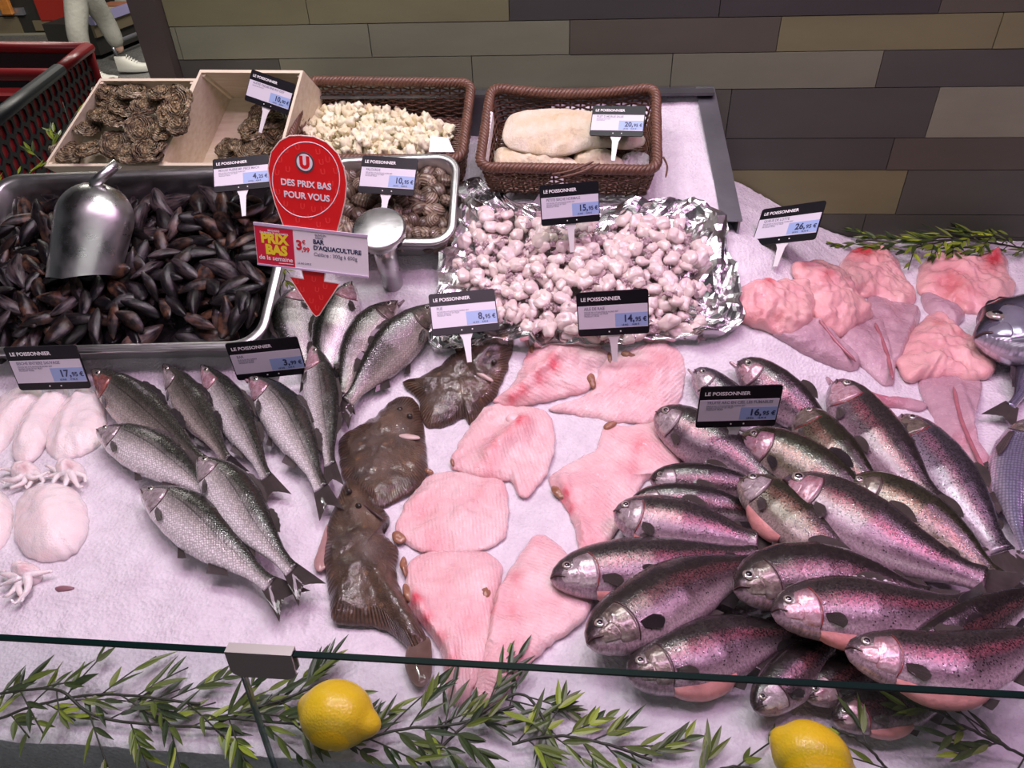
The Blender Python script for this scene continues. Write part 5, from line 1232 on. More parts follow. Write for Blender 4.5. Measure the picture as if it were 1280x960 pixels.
def text_mesh(txt, size, bold=0.0, align='LEFT', sx=1.0, line=1.0):
    k = (txt, size, bold, align, sx)
    cu = bpy.data.curves.new('t', 'FONT'); cu.body = txt; cu.size = size; cu.offset = bold*size; cu.extrude = .00012; cu.align_x = align; cu.resolution_u = 3; cu.space_line = line
    ob = bpy.data.objects.new('t', cu); COL.objects.link(ob); dg = bpy.context.evaluated_depsgraph_get(); dg.update()
    me = bpy.data.meshes.new_from_object(ob.evaluated_get(dg)); bpy.data.objects.remove(ob); bpy.data.curves.remove(cu)
    if sx != 1: me.transform(Matrix.Diagonal((sx, 1, 1, 1)))
    return me
def text(parent, name, txt, x, y, z, size, mat, bold=0.0, align='LEFT', sx=1.0, rot=0.0, line=1.0):
    me = text_mesh(txt, size, bold, align, sx, line); me.materials.clear(); me.materials.append(mat)
    me.transform(Matrix.Translation((x, y, z)) @ Matrix.Rotation(rot, 4, 'Z'))
    o = bpy.data.objects.new(name, me); COL.objects.link(o); o.parent = parent; return o
def pose(e, c, X, Y, Z):
    X = _n(X); Z = _n(np.cross(X, Y)); Y = np.cross(Z, X)
    e.matrix_world = Matrix([[X[i], Y[i], Z[i], c[i]] for i in range(3)]+[[0, 0, 0, 1]])
BLK = simple('card_black', (.006, .006, .009), .4, Specular__IOR__Level=.25); CARD = simple('card_white', (.64, .62, .69), .45); BLUE = simple('card_blue', (.30, .42, .68), .45)
INK = simple('ink_navy', (.02, .03, .09), .5); WTX = simple('text_white', (.85, .85, .85), .5); GREY = simple('ink_grey', (.20, .20, .26), .5); STEMW = simple('stem_white', (.74, .74, .74), .35)
def rrect(w, h, r, n=5):
    P = []
    for cx, cy, a0 in ((w/2-r, -h/2+r, -90), (w/2-r, h/2-r, 0), (-w/2+r, h/2-r, 90), (-w/2+r, -h/2+r, 180)):
        for i in range(n+1):
            a = math.radians(a0+90*i/n); P.append((cx+r*math.cos(a), cy+r*math.sin(a)))
    return P
def plate(b, P, z0, z1):
    b.grid([[(x, y, z0) for x, y in P], [(x, y, z1) for x, y in P]], cu=True, cap=True)
def card(label, px, foot, name_txt, lines, price, stem=.05, cents=None, dk=.985):
    c, X, Y, Z, err = pnp(px, 1.0, .66)
    s = camdepth(hit(*foot))*dk/camdepth(c-Y*.33)      # card bottom stands just in front of its foot
    c = CAM+(c-CAM)*s; W = s; H = .66*s
    e = empty('price_card', (0, 0, 0)); pose(e, c, X, Y, Z); tag(e, label, 'price card')
    bt = c-np.array(Y)*H/2; g = bt[2]-float(ice1(bt[0], bt[1]))
    b = MB(); plate(b, rrect(W, H, .04*W), -.0012, .0008); b.build('card_holder', BLK, e, smooth=False)
    b = MB(); plate(b, [(-W*.485, -H*.33), (W*.485, -H*.33), (W*.485, H*.19), (-W*.485, H*.19)], .0005, .0014); b.build('paper_label', CARD, e, smooth=False)
    b = MB(); plate(b, [(W*.03, -H*.31), (W*.485, -H*.31), (W*.485, H*.0), (W*.03, H*.0)], .0012, .0016); b.build('price_field', BLUE, e, smooth=False)
    text(e, 'header_text', 'LE POISSONNIER', -W*.44, H*.30, .0012, W*.074, WTX, .022)
    text(e, 'product_text', name_txt, -W*.40, H*.095, .0015, W*.062, GREY, .02, sx=.82)
    text(e, 'small_text', lines, -W*.40, H*.03, .0015, W*.030, GREY, .01, line=.95)
    a, b_ = price.split(',')
    text(e, 'price_text', a+',', W*.30, -H*.20, .0018, W*.145, INK, .028, 'RIGHT', sx=.9)
    text(e, 'cents_text', b_+' €', W*.31, -H*.20, .0018, W*.092, INK, .024, sx=.9)
    text(e, 'unit_text', 'LE KG     '+price+' €', W*.12, -H*.285, .0018, W*.034, INK, .012)
    for u in (-.06, .10):
        b = MB(); plate(b, [(W*u+W*.011*math.cos(2*PI*k/12), -H*.415+W*.011*math.sin(2*PI*k/12)) for k in range(12)], .0006, .0012); b.build('rivet', STEMW, e, smooth=False)
    sl = max(stem, .012); b = MB()
    prof = [(.105, -.49), (.06, -.49-.22*sl/H), (.045, -.5-.6*sl/H), (.035, -.5-sl/H)]
    P = [(W*w, H*y) for w, y in prof]+[(-W*w, H*y) for w, y in prof[::-1]]
    plate(b, P, -.0028, -.0014); b.build('stem', STEMW, e, smooth=False)
    print('card', price, 'err %.1f W %.3f gap %.3f' % (err, W, g)); return e
L3 = 'PECHE EN ATLANTIQUE NORD EST\nENGIN CHALUT ET FILET\nPRODUIT FRAIS'
card('price card reading 17,95 at the left edge above the cuttlefish bodies', [(3, 434), (95, 431), (114, 485), (26, 488)], (70, 500), 'SEICHE ENTIERE SAUVAGE', L3, '17,95')
card('price card reading 3,99 between the mussel tray and the sea bass', [(281, 430), (371, 420), (385, 467), (297, 475)], (342, 490), 'BAR', 'ELEVAGE EN GRECE\nAQUACULTURE\nPRODUIT FRAIS', '3,99')
card('price card reading 8,95 between the dark sea bass and the foil', [(535, 368), (618, 361), (624, 412), (541, 421)], (583, 430), 'PLIE', L3, '8,95', dk=.95)
card('price card reading 14,95 at the front edge of the foil, above the skate', [(720, 366), (810, 361), (812, 416), (723, 421)], (768, 432), 'AILE DE RAIE', L3, '14,95', dk=.95)
card('price card reading 15,95 standing at the back edge of the foil', [(674, 232), (748, 226), (750, 276), (677, 283)], (714, 292), 'PETITE SEICHE NORMALE', L3, '15,95', dk=.93)
card('price card reading 20,95 stuck in the basket of salt cod fillets', [(741.6, 132), (807.6, 133), (803.7, 170.7), (736.3, 169.7)], (768, 212), 'FILET D MORUE SALEE', 'PECHE EN ISLANDE\nSALE SECHE', '20,95', dk=.93)
card('price card reading 16,50 stuck in the basket of crumbled cod', [(400.3, 96.3), (462.5, 94.6), (465.5, 140), (402.3, 140)], (434, 178), 'MIETTES D MORUE SALEE', 'PECHE EN ISLANDE\nSALE SECHE', '16,50', dk=.95)
card('tilted price card standing in the half empty plywood oyster box', [(314.5, 85.7), (370, 106), (359, 143), (306, 126)], (332, 160), 'HUITRE CREUSE FINE PDT OUV', 'ELEVEE EN FRANCE', '10,90', dk=.85)
card('price card reading 4,25 at the back of the mussels, left of the red sign', [(266, 199.5), (335, 193), (338, 234), (267.5, 241)], (305, 270), 'MOULE FILIERE MP. PIECE MACH', L3, '4,25', dk=.90)
card('price card standing in the small steel tray of clams', [(453.7, 195), (522.5, 197.5), (517.5, 246), (447, 239.5)], (480, 262), 'PALOURDE', L3, '10,95', dk=.825)
card('price card reading 26,95 tilted before the tiled wall', [(953.4, 261.3), (1033.6, 251), (1018.8, 298.5), (939, 308)], (976, 322), 'QUEUE DE LOTTE', L3, '26,95')
card('price card reading 16,95 standing among the trout heads', [(876, 484), (979.6, 481), (968.3, 532), (868.8, 534.6)], (920, 548), 'TRUITE ARC EN CIEL LES FUMABLES', L3, '16,95', dk=.93)

# ---- red promotional sign with arrow
pp = [(317, 277), (459, 294), (461, 347), (322, 331)]
c, X, Y, Z, err = pnp(pp, 1.0, .375); print('sign err', err)
s = camdepth(hit(398, 400))*.93/camdepth(c-Y*.8); c = CAM+(c-CAM)*s; SW = s; SH = .375*s
X = _n(X); Z = _n(np.cross(X, Y)); Y = np.cross(Z, X)
sg = empty('promotion_sign', (0, 0, 0)); pose(sg, c, X, Y, Z); tag(sg, 'red promotion sign with a round head, white price panel and arrow pointing down', 'sign')
def loc(px, py, dz=-.003):
    q = on_plane(px, py, c+Z*dz, Z)-c; return (float(q@X), float(q@Y))
def text_at(name, txt, px, py, z, size, mat, **k):
    x, y = loc(px, py, z); return text(sg, name, txt, x, y, z, size, mat, **k)
t = NT('sign_red'); t.p(Base__Color=(.72, .012, .014), Roughness=.4); SRED = t.m
SRED2 = simple('sign_red_light', (.80, .05, .045), .4); SWHITE = simple('sign_white', (.86, .84, .86), .4); SYEL = simple('sign_yellow', (.85, .72, .03), .4); SMAG = simple('sign_crimson', (.62, .015, .05), .4); CREAM = simple('sign_cut_edge', (.75, .60, .52), .5)
head = [(375, 169.5), (392, 171), (408, 178), (422, 192), (430, 210), (433, 230), (431, 252), (426, 272), (421, 290)]
out = head+[(411, 320), (406, 342), (405, 352), (424, 355), (399, 394), (395, 395.5), (391, 392), (362, 346), (380, 349), (377.5, 339), (368, 318), (353, 279), (344, 255), (338, 233), (335, 210), (339, 190), (350, 176), (362, 170)]
b = MB(); Pq = [loc(*q) for q in out]; V0 = [(x, y, -.0040) for x, y in Pq]; V1 = [(x, y, -.0030) for x, y in Pq]; n = len(Pq)
b.add(V0+V1, [tuple(range(n))[::-1], tuple(range(n, 2*n))]+[(i, (i+1) % n, n+(i+1) % n, n+i) for i in range(n)])
# orientation-safe: outline may run clockwise
o = b.build('red_board', SRED, sg, smooth=False, org=(0, 0, 0))
b = MB(); lp = [(x, y, -.0036) for x, y in Pq]; b.tube(lp, .0011, 6, closed=True); b.build('cut_edge', CREAM, sg, org=(0, 0, 0))
b = MB(); ring = [loc(382.5+42*math.cos(a), 224.5+47*math.sin(a)) for a in np.linspace(0, 2*PI, 73)[:-1]]
b.tube([(x, y, -.0028) for x, y in ring], .0007, 6, closed=True, flat=.4); b.build('ring_line', SWHITE, sg, org=(0, 0, 0))
def disc(nm, cx, cy, r, z, m_):
    x, y = loc(cx, cy); x1, _ = loc(cx+r, cy); R = x1-x; b = MB(); plate(b, [(x+R*math.cos(2*PI*k/40), y+R*math.sin(2*PI*k/40)) for k in range(40)], z, z+.0006); return b.build(nm, m_, sg, smooth=False, org=(0, 0, 0)), R, x, y
_, R, x, y = disc('logo_ring', 381, 203, 12, -.0030, simple('logo_grey', (.10, .08, .08), .4)); disc('logo_disc', 381, 203, 9.8, -.0025, SWHITE)
text(sg, 'logo_letter', 'U', x, y-R*.50, -.0018, R*1.5, SRED, bold=.075, align='CENTER', sx=.95)
text_at('slogan_text', 'DES PRIX BAS', 382.5, 234, -.0024, SW*.072, SWHITE, bold=.03, align='CENTER')
text_at('slogan_text', 'POUR VOUS', 383.5, 249, -.0024, SW*.072, SWHITE, bold=.03, align='CENTER')
rr = random.Random(5); meshes = []
for i, (x_, y_) in enumerate([(350, 200), (358, 188), (372, 184), (398, 190), (410, 200), (420, 214), (346, 216), (360, 212), (404, 215), (414, 230), (348, 240), (357, 255), (365, 266), (378, 258), (392, 262), (404, 262), (416, 252), (372, 275), (398, 281), (388, 272), (410, 276), (422, 240), (371, 352), (392, 349), (378, 362), (396, 362), (406, 358), (402, 372), (389, 376), (396, 385), (360, 226), (402, 203)]):
    text_at('faint_letter', 'U', x_, y_+3, -.0029, SW*.062, SRED2, bold=.02, align='CENTER', rot=rr.uniform(-.15, .15))
b = MB(); plate(b, [(-SW/2, -SH/2), (SW/2, -SH/2), (SW/2, SH/2), (-SW/2, SH/2)], -.0012, .0); b.build('price_panel', SWHITE, sg, smooth=False, org=(0, 0, 0))
b = MB(); plate(b, [(-SW*.495, -SH*.47), (-SW*.155, -SH*.47), (-SW*.155, SH*.42), (-SW*.495, SH*.42)], .0001, .0006); b.build('red_field', SMAG, sg, smooth=False, org=(0, 0, 0))
b = MB(); plate(b, [(-SW/2, SH*.44), (SW/2, SH*.44), (SW/2, SH*.5), (-SW/2, SH*.5)], .0001, .0016); plate(b, [(-SW/2, -SH*.5), (SW/2, -SH*.5), (SW/2, -SH*.46), (-SW/2, -SH*.46)], .0001, .0016); b.build('clear_rail', simple('rail_lilac', (.55, .45, .60), .2), sg, smooth=False, org=(0, 0, 0))
text(sg, 'small_heading', 'MAGASINS\nDU MARDI 20 AU SAMEDI', -SW*.325, SH*.33, .0008, SW*.022, WTX, .01, 'CENTER')
text(sg, 'offer_text', 'PRIX', -SW*.325, SH*.06, .0008, SW*.115, SYEL, .055, 'CENTER'); text(sg, 'offer_text', 'BAS', -SW*.315, -SH*.20, .0008, SW*.115, SYEL, .055, 'CENTER')
text(sg, 'script_text', 'de la semaine', -SW*.325, -SH*.345, .0009, SW*.056, WTX, .012, 'CENTER')
b = MB(); plate(b, [(-SW*.30, -SH*.41), (-SW*.17, -SH*.40), (-SW*.17, -SH*.385), (-SW*.30, -SH*.395)], .0005, .0009); b.build('script_underline', WTX, sg, smooth=False, org=(0, 0, 0))
RTX = simple('ink_red', (.62, .02, .04), .4)
text(sg, 'price_text', '3', -SW*.135, -SH*.02, .0004, SW*.115, RTX, .035); text(sg, 'cents_text', ',99', -SW*.085, -SH*.06, .0004, SW*.058, RTX, .03); text(sg, 'euro_text', '€', -SW*.078, SH*.12, .0004, SW*.048, RTX, .02)
text(sg, 'product_text', 'BAR\nD\'AQUACULTURE', SW*.02, SH*.16, .0004, SW*.052, INK, .035); text(sg, 'size_text', 'Calibre : 300g à 600g', SW*.02, -SH*.125, .0004, SW*.045, GREY, .008)
text(sg, 'small_text', 'ELEVE EN\nGRECE', SW*.04, SH*.34, .0004, SW*.024, GREY, .01); text(sg, 'small_text', 'LE KG 3,99 €', -SW*.13, -SH*.36, .0004, SW*.022, GREY, .01)

# ================================================================== SCOOPS AND SMALL THINGS
ALU = NT('dull_aluminium'); o_ = ALU.obj()
ALU.p(Base__Color=(.60, .60, .60), Metallic=1.0, Roughness=ALU.ramp(ALU.noise(o_, 26, 4), [(.3, .22), (.7, .42)]), Normal=ALU.bump(ALU.noise(ALU.n('Mapping', Vector=o_, Scale=(1, 1, 8)), 90, 4), .12, .001))
sk = .075
A0 = on_ramp(120, 276, sk+.040); A1 = on_ramp(105, 352, sk-.012); AX = _n(A1-A0); AS = _n(np.cross(AX, RN)); AN = np.cross(AS, AX)
LS = np.linalg.norm(A1-A0); R0 = 50/F*camdepth(A0)
sc_ = empty('metal_scoop', A0); tag(sc_, 'large dull metal scoop lying face down on the mussels', 'scoop')
b = MB(); rows = []; rows2 = []
for i in range(25):
    s_ = i/24
    if s_ < .40: q = math.sqrt(max(0, 1-(1-s_/.40)**2)); x = -R0*.95*(1-s_/.40)
    else: q = 1-.10*(s_-.40)/.6; x = LS*(s_-.40)/.6
    r = R0*q; R = []; R2 = []
    for j in range(25):
        ph = PI*(-.04+1.08*j/24); sl_ = (.10*LS*(1-abs(math.cos(ph)))) if s_ > .5 else 0
        for (RR, rad) in ((R, r), (R2, max(r-.0014, .0002))):
            RR.append(A0+AX*(x+(sl_-.06*LS)*max(0, (s_-.5)*2)+.12*LS*math.cos(ph)*max(0, (s_-.6)*2.5))+AS*rad*math.cos(ph)+AN*rad*.80*math.sin(ph))
    rows.append(R); rows2.append(R2)
b.grid(rows); b.grid([r[::-1] for r in rows2]); b.grid([rows[-1], rows2[-1]]); b.grid([[r[0] for r in rows], [r[0] for r in rows2]]); b.grid([[r[-1] for r in rows2], [r[-1] for r in rows]])
b.build('bowl', ALU.m, sc_)
h0 = A0-AX*R0*.80+AN*R0*.35; h1 = on_ramp(147, 204, sk+.105)
b = MB(); b.tube([h0, h0*.6+h1*.4, h1], [.0105, .0095, .0090], 18); b.build('handle', ALU.m, sc_)
P0 = hit(493, 362, -.02); dd = camdepth(on_ramp(473, 284, .085))*.93; r_ = ray(473, 284); C2 = CAM+r_*(dd/(-(M3.T@r_)[2])); ax = _n(C2-P0); R2_ = 34/F*dd
zx = _n(ax*.75+np.array([0, -.25, .55])); u1 = _n(np.cross(zx, (0, 1, 0))); u2 = np.cross(zx, u1)
s2 = empty('metal_scoop', P0); tag(s2, 'metal scoop stuck handle first in the ice, its round flat back facing up', 'scoop')
b = MB(); prof = [(.02, .0), (.9, .0), (.985, -.0015), (1.0, -.005), (.98, -.016), (.80, -.026), (.45, -.031), (.30, -.033)]
b.grid([[C2+zx*h+(u1*math.cos(2*PI*k/48)+u2*math.sin(2*PI*k/48))*R2_*q for k in range(48)] for q, h in prof], cu=True, cap=True); b.build('bowl', ALU.m, s2)
for k in (-.55, .55):
    q = C2-zx*.014+(u1*math.sin(k)-u2*math.cos(k)*-1)*R2_*.9
b = MB(); b.tube([P0, P0*.3+(C2-zx*.03)*.7, C2-zx*.028], [.019, .020, .020], 20); b.build('handle', ALU.m, s2)
q = C2-zx*.013; side_ = _n(_n(CAM-C2)-zx*np.dot(_n(CAM-C2), zx)); ss = np.cross(zx, side_)
for sg_ in (-.75, .62):
    dv = _n(side_*math.cos(sg_)+ss*math.sin(sg_)); b = MB(); b.ball(C2-zx*.016+dv*R2_*.955, (.0065, .0045, .003), np.cross(zx, dv), zx, dv, 12, 6); b.build('rim_hole', simple('hole_dark', (.01, .01, .01), .6), s2)
# plastic bag corner behind the 15,95 card
t = NT('clear_bag'); tb = t.n('BsdfTransparent', Color=(.95, .92, .95)); gb = t.n('BsdfPrincipled', Base__Color=(.85, .78, .82), Roughness=.15); mx = t.n('MixShader', _0=.55, _1=tb.outputs[0], _2=gb.outputs[0]); t.t.links.new(mx.outputs[0], t.out.inputs[0])
rw = [(692, 210), (660, 262), (672, 285), (716, 260), (722, 238)]
b = MB(); Pb = [hit(x, y, .012) for x, y in rw]; ap = hit(694, 214, .05); Pb[0] = ap
b.add(Pb+[p-np.array([0, -.004, .006]) for p in Pb], [(0, 1, 2, 3, 4), (9, 8, 7, 6, 5)]+[(i, (i+1) % 5, 5+(i+1) % 5, 5+i) for i in range(5)])
tag(b.build('plastic_bag', t.m, smooth=False), 'peaked corner of a crumpled clear plastic bag behind the 15,95 card', 'plastic bag')
b = MB()
for q in ([(690, 218), (712, 214), (742, 202)], [(700, 222), (724, 216), (750, 204)]):
    b = MB(); b.tube(catmull([on_ramp(x, y, .118+.01*i) for i, (x, y) in enumerate(q)], 12), [.0022]*11+[.001], 6); tag(b.build('wicker_twig', WICK), 'loose brown wicker twig sticking out at the front of the right basket', 'twig', 'loose twigs of the right basket')
b = MB(); b.tube(catmull([on_ramp(x, y, .12-.01*i) for i, (x, y) in enumerate([(829, 196), (834, 208), (832, 222)])], 10), [.0018]*9+[.0008], 6); tag(b.build('wicker_twig', WICK), 'short curved twig poking out of the right basket corner', 'twig')

# ================================================================== BACKGROUND: cart, person, chillers
CRED = simple('cart_red', (.25, .012, .016), .35); CDRK = simple('cart_charcoal', (.022, .026, .030), .45); CBR = simple('cart_bright_red', (.60, .02, .03), .4)
zc = .10; C0 = on_z(109, 60, zc); C1 = on_z(-60, 190, zc); C2_ = on_z(-220, 55, zc); 
ct_ = empty('shopping_cart', (C0[0]-.4, C0[1], FZ)); tag(ct_, 'red and charcoal plastic shopping cart at the upper left with honeycomb side', 'shopping cart')
nd = _n(C1-C0); ln = np.linalg.norm(C1-C0); dn = np.array([0, 0, -1.0]); out_ = _n(np.cross(nd, (0, 0, 1)))
if out_[0] < 0: out_ = -out_
b = MB(); b.tube([C0+np.array([.0, 0, 0]), C0*.5+C2_*.5, C2_], .030, 10, flat=.7); b.tube([C0, C0*.72+C1*.28], [.032, .026], 10, flat=.7); b.build('red_rim', CRED, ct_)
b = MB(); b.tube([C0*.72+C1*.28, C1], .028, 10, flat=.8); b.build('charcoal_rail', CDRK, ct_)
b = MB(); b.tube([on_z(-220, 92, zc-.05), on_z(60, 93, zc-.05), on_z(84, 96, zc-.05)], .028, 10, flat=.8); b.build('cross_bar', CRED, ct_)
b = MB(); b.box(C0*.0+(on_z(-60, 118, zc-.16)+on_z(20, 118, zc-.16))/2, (.9, .12, .02)); b.build('seat_flap', CRED, ct_, smooth=False)
b = MB(); hh = .62; cM = (C0+C1)/2
b.box(cM+dn*(hh/2)-out_*.010, (ln, .006, hh), nd, out_, (0, 0, 1)); b.build('inner_wall', CBR, ct_, smooth=False)
b = MB(); ch = .034
nxh = int(ln/(ch*1.74)); nyh = int(hh/(ch*1.5))
for i in range(nxh):
    for j in range(nyh):
        ctr = C0+nd*(ch*1.74*(i+.5*(j % 2)+.5))+dn*(ch*1.5*(j+.9))+out_*.0
        a = [ctr+(nd*math.cos(PI/6+PI/3*k)+np.array([0, 0, 1])*math.sin(PI/6+PI/3*k))*ch*1.0 for k in range(6)]
        c_ = [ctr+(nd*math.cos(PI/6+PI/3*k)+np.array([0, 0, 1])*math.sin(PI/6+PI/3*k))*ch*.74 for k in range(6)]
        b.grid([a, c_, [p-out_*.008 for p in c_]], cu=True)
b.build('honeycomb_side', CDRK, ct_, smooth=False)
b = MB(); e0 = C0+np.array([0, 0, 0]); b.tube([e0, e0+np.array([-.02, .0, -.2]), e0+np.array([-.05, -.02, -.62])], [.03, .045, .03], 10, flat=.6); b.build('corner_post', CRED, ct_)
b = MB(); b.box((C0+C2_)/2+np.array([0, 0, -.31]), (np.linalg.norm(C2_-C0), .01, .6), _n(C2_-C0), np.cross((0, 0, 1), _n(C2_-C0))); b.build('far_side', CDRK, ct_, smooth=False)
for q in (C0+np.array([-.15, -.05, 0]), C0*.2+C1*.8, C2_*.7+C0*.3, C1*.6+C2_*.4):
    b = MB(); p = np.array([q[0], q[1], FZ+.06]); b.grid([[p+np.array([o, .06*math.cos(a), .06*math.sin(a)]) for a in np.linspace(0, 2*PI, 21)[:-1]] for o in (-.014, .014)], cu=True, cap=True); b.build('wheel', CDRK, ct_)

# person walking past
def skin_obj(name, verts, edges, rad, mat, parent, lvl=2):
    me = bpy.data.meshes.new(name); me.from_pydata([tuple(map(float, v)) for v in verts], edges, []); me.materials.append(mat)
    o = bpy.data.objects.new(name, me); COL.objects.link(o); o.parent = parent
    m = o.modifiers.new('skin', 'SKIN'); m.use_smooth_shade = True
    for i, r in enumerate(rad): me.skin_vertices[0].data[i].radius = (r, r) if not hasattr(r, '__len__') else r
    me.skin_vertices[0].data[0].use_root = True
    s_ = o.modifiers.new('sub', 'SUBSURF'); s_.levels = lvl; s_.render_levels = lvl
    return o
f1 = on_z(156, 92, FZ); f2 = on_z(114, 106, FZ); Yp = (f1[1]+f2[1])/2; print('person at', f1, f2)
org = np.array([(f1[0]+f2[0])/2, Yp, FZ]); pe = empty('person', org); tag(pe, 'person walking to the right in pale beige trousers and white trainers', 'person')
def rel(p): return np.array(p, float)-org
k1 = on_y(131, 24, f1[1]-.02); k2 = on_y(96, 44, f2[1]); hp = np.array([on_y(92, -40, Yp)[0], Yp, FZ+.90])
a1 = on_y(152, 66, f1[1]); a2 = on_y(111, 84, f2[1]); print('knee z', k1[2]-FZ, k2[2]-FZ, 'ankle', a1[2]-FZ, a2[2]-FZ, 'hip', hp-org)
k1[2] = max(FZ+.42, min(k1[2], FZ+.52)); 
h1_ = hp+np.array([.02, -.09, -.03]); h2_ = hp+np.array([-.02, .09, -.03])
SKIN = simple('skin_tone', (.55, .33, .25), .5, Subsurface__Weight=.1); TRO = simple('beige_denim', (.34, .33, .29), .8, bump=(35, .5, .01), vary=.12, vscale=18); SHIRT = simple('grey_shirt', (.18, .19, .22), .8); HAIR = simple('brown_hair', (.05, .03, .02), .6)
sp_ = [hp, hp+(0, 0, .22), hp+(.02, 0, .42), hp+(.03, 0, .50), hp+(.05, 0, .60), hp+(.05, 0, .70), h1_, k1, a1, h2_, k2, a2, hp+(.02, -.19, .42), hp+(-.05, -.22, .16), hp+(.08, -.20, -.06), hp+(.02, .19, .42), hp+(.12, .22, .16), hp+(.26, .20, .0)]
skin_obj('body', [rel(p) for p in sp_], [(0, 1), (1, 2), (2, 3), (3, 4), (4, 5), (0, 6), (6, 7), (7, 8), (0, 9), (9, 10), (10, 11), (2, 12), (12, 13), (13, 14), (2, 15), (15, 16), (16, 17)],
         [.12, .12, .13, .055, .085, .08, .085, .052, .036, .085, .052, .036, .05, .038, .028, .05, .038, .028], SKIN, pe)
am1 = k1*.12+a1*.88; am2 = k2*.12+a2*.88
skin_obj('trousers', [rel(p) for p in (hp, hp+(0, 0, .12), h1_, (h1_+k1)/2, k1, (k1+am1)/2, am1, h2_, (h2_+k2)/2, k2, (k2+am2)/2, am2)], [(0, 1), (0, 2), (2, 3), (3, 4), (4, 5), (5, 6), (0, 7), (7, 8), (8, 9), (9, 10), (10, 11)],
         [.155, .15, .115, .10, .082, .078, .062, .115, .10, .085, .082, .066], TRO, pe)
skin_obj('shirt', [rel(p) for p in (hp+(0, 0, .08), hp+(0, 0, .25), hp+(.02, 0, .42), hp+(.02, -.19, .42), hp+(-.04, -.22, .2), hp+(.02, .19, .42), hp+(.11, .22, .2))], [(0, 1), (1, 2), (2, 3), (3, 4), (2, 5), (5, 6)], [.16, .15, .16, .075, .06, .075, .06], SHIRT, pe)
b = MB(); b.ball(rel(hp+(.05, 0, .69)), (.098, .088, .115), nu=20, nv=14); b.build('hair', HAIR, pe, org=(0, 0, 0))
SHOE = simple('white_leather', (.62, .60, .54), .5, bump=(40, .2, .003)); SOLE = simple('white_sole', (.68, .67, .62), .6)
for (ft, an, yw, pit) in ((f1, a1, .30, .22), (f2, a2, .12, .0)):
    L_ = .285; D = np.array([math.cos(yw), math.sin(yw), 0]); S_ = np.array([-D[1], D[0], 0]); Uz = np.array([0, 0, 1.0])
    base = np.array([an[0], an[1], FZ])-D*.07; b = MB(); rows = []; rs = []
    for i in range(15):
        q = i/14; w = (.036+.016*math.sin(PI*min(1, q*1.15)))*(math.sin(PI*min(.97, q*.94+.05))**.35); hh_ = .095-.055*sm(q, .25, .75)-.02*sm(q, .8, 1.0)
        lift_ = .03+.05*max(0, q-.8)+pit*.1*(1-q); cc = rel(base+D*L_*q+Uz*lift_)
        rows.append([cc+S_*w*math.cos(a)+Uz*(hh_*max(0, math.sin(a))**.8) for a in np.linspace(0, PI, 15)])
        rs.append([cc+S_*w*1.06*math.cos(a)-Uz*(.030*(math.sin(a)**.25)) if 0 < a < PI else cc+S_*w*1.06*math.cos(a) for a in np.linspace(0, PI, 15)])
    b.grid(rows); sh = b.build('shoe', SHOE, pe, org=(0, 0, 0)); b = MB(); b.grid([r[::-1] for r in rs]); b.build('sole', SOLE, sh, org=(0, 0, 0))
    for k in range(5):
        b = MB(); cc = rel(base+D*L_*(.36+.06*k)+Uz*(.132-.013*k+pit*.06)); b.tube([cc-S_*.03-Uz*.006, cc+Uz*.004, cc+S_*.03-Uz*.006], .004, 6); b.build('lace', SOLE, sh, org=(0, 0, 0))
# chillers in the far aisle
DK = simple('chiller_dark', (.035, .032, .028), .5); WOODK = simple('chiller_kick_brown', (.20, .16, .10), .6); REDP = simple('chiller_red', (.42, .03, .02), .45); STL2 = simple('chiller_rail', (.45, .45, .50), .3, .7); LIL = simple('chiller_lilac_rail', (.42, .38, .66), .35)
ya = on_z(40, 50, FZ)[1]+.25; print('chiller y', ya)
ch_ = empty('open_chiller', (on_y(30, 40, ya)[0], ya, FZ)); tag(ch_, 'dark wood fronted chiller cabinet with a red panel, far behind the cart', 'chiller')
def fbox(parent, nm, m_, x0, y0, x1, y1, Y_, dep):
    a = on_y(x0, y0, Y_); c_ = on_y(x1, y1, Y_); b = MB(); b.box(((a[0]+c_[0])/2, Y_+dep/2, (a[2]+c_[2])/2), (abs(c_[0]-a[0]), dep, abs(a[2]-c_[2]))); return b.build(nm, m_, parent, smooth=False)
fbox(ch_, 'cabinet', DK, -260, -220, 132, 52, ya+.02, .8); fbox(ch_, 'red_panel', REDP, 34, -20, 134, 25, ya, .02); fbox(ch_, 'kick_panel', WOODK, 40, 26, 134, 37, ya, .02); fbox(ch_, 'side_frame', WOODK, -260, 26, 30, 44, ya, .02); fbox(ch_, 'shelf_edge', STL2, -260, 16, 30, 19, ya-.02, .05)
fbox(ch_, 'floor_rail', simple('rail_cream', (.35, .33, .25), .5), -260, 47, 134, 50, ya-.03, .04)
for i, (x, cc) in enumerate(((6, (.75, .25, .05)),)):
    a = on_y(x, 8, ya-.06); b = MB(); b.box((a[0], ya-.05, a[2]), (.12, .05, .16)); o = b.build('food_packet', simple('packet_orange', cc, .4, vary=.5, vscale=25), smooth=False); tag(o, 'orange food packet on the far chiller at the top left corner', 'food packet')
    md = o.modifiers.new('b', 'BEVEL'); md.width = .01
fz = empty('chest_freezer', on_z(180, 45, FZ)); tag(fz, 'dark chest freezer with lilac rail behind the walking person', 'freezer')
q0 = on_z(128, 75, FZ); q1 = on_z(240, 28, FZ); dq = _n(q1-q0); nq = np.array([dq[1], -dq[0], 0]); nq = nq if nq[1] < 0 else -nq; Lq = np.linalg.norm(q1-q0)+2; cq = q0+dq*Lq/2-nq*.25
b = MB(); b.box(cq+np.array([0, 0, .17]), (Lq, .5, .26), dq, nq, (0, 0, 1)); b.build('cabinet', DK, fz, smooth=False)
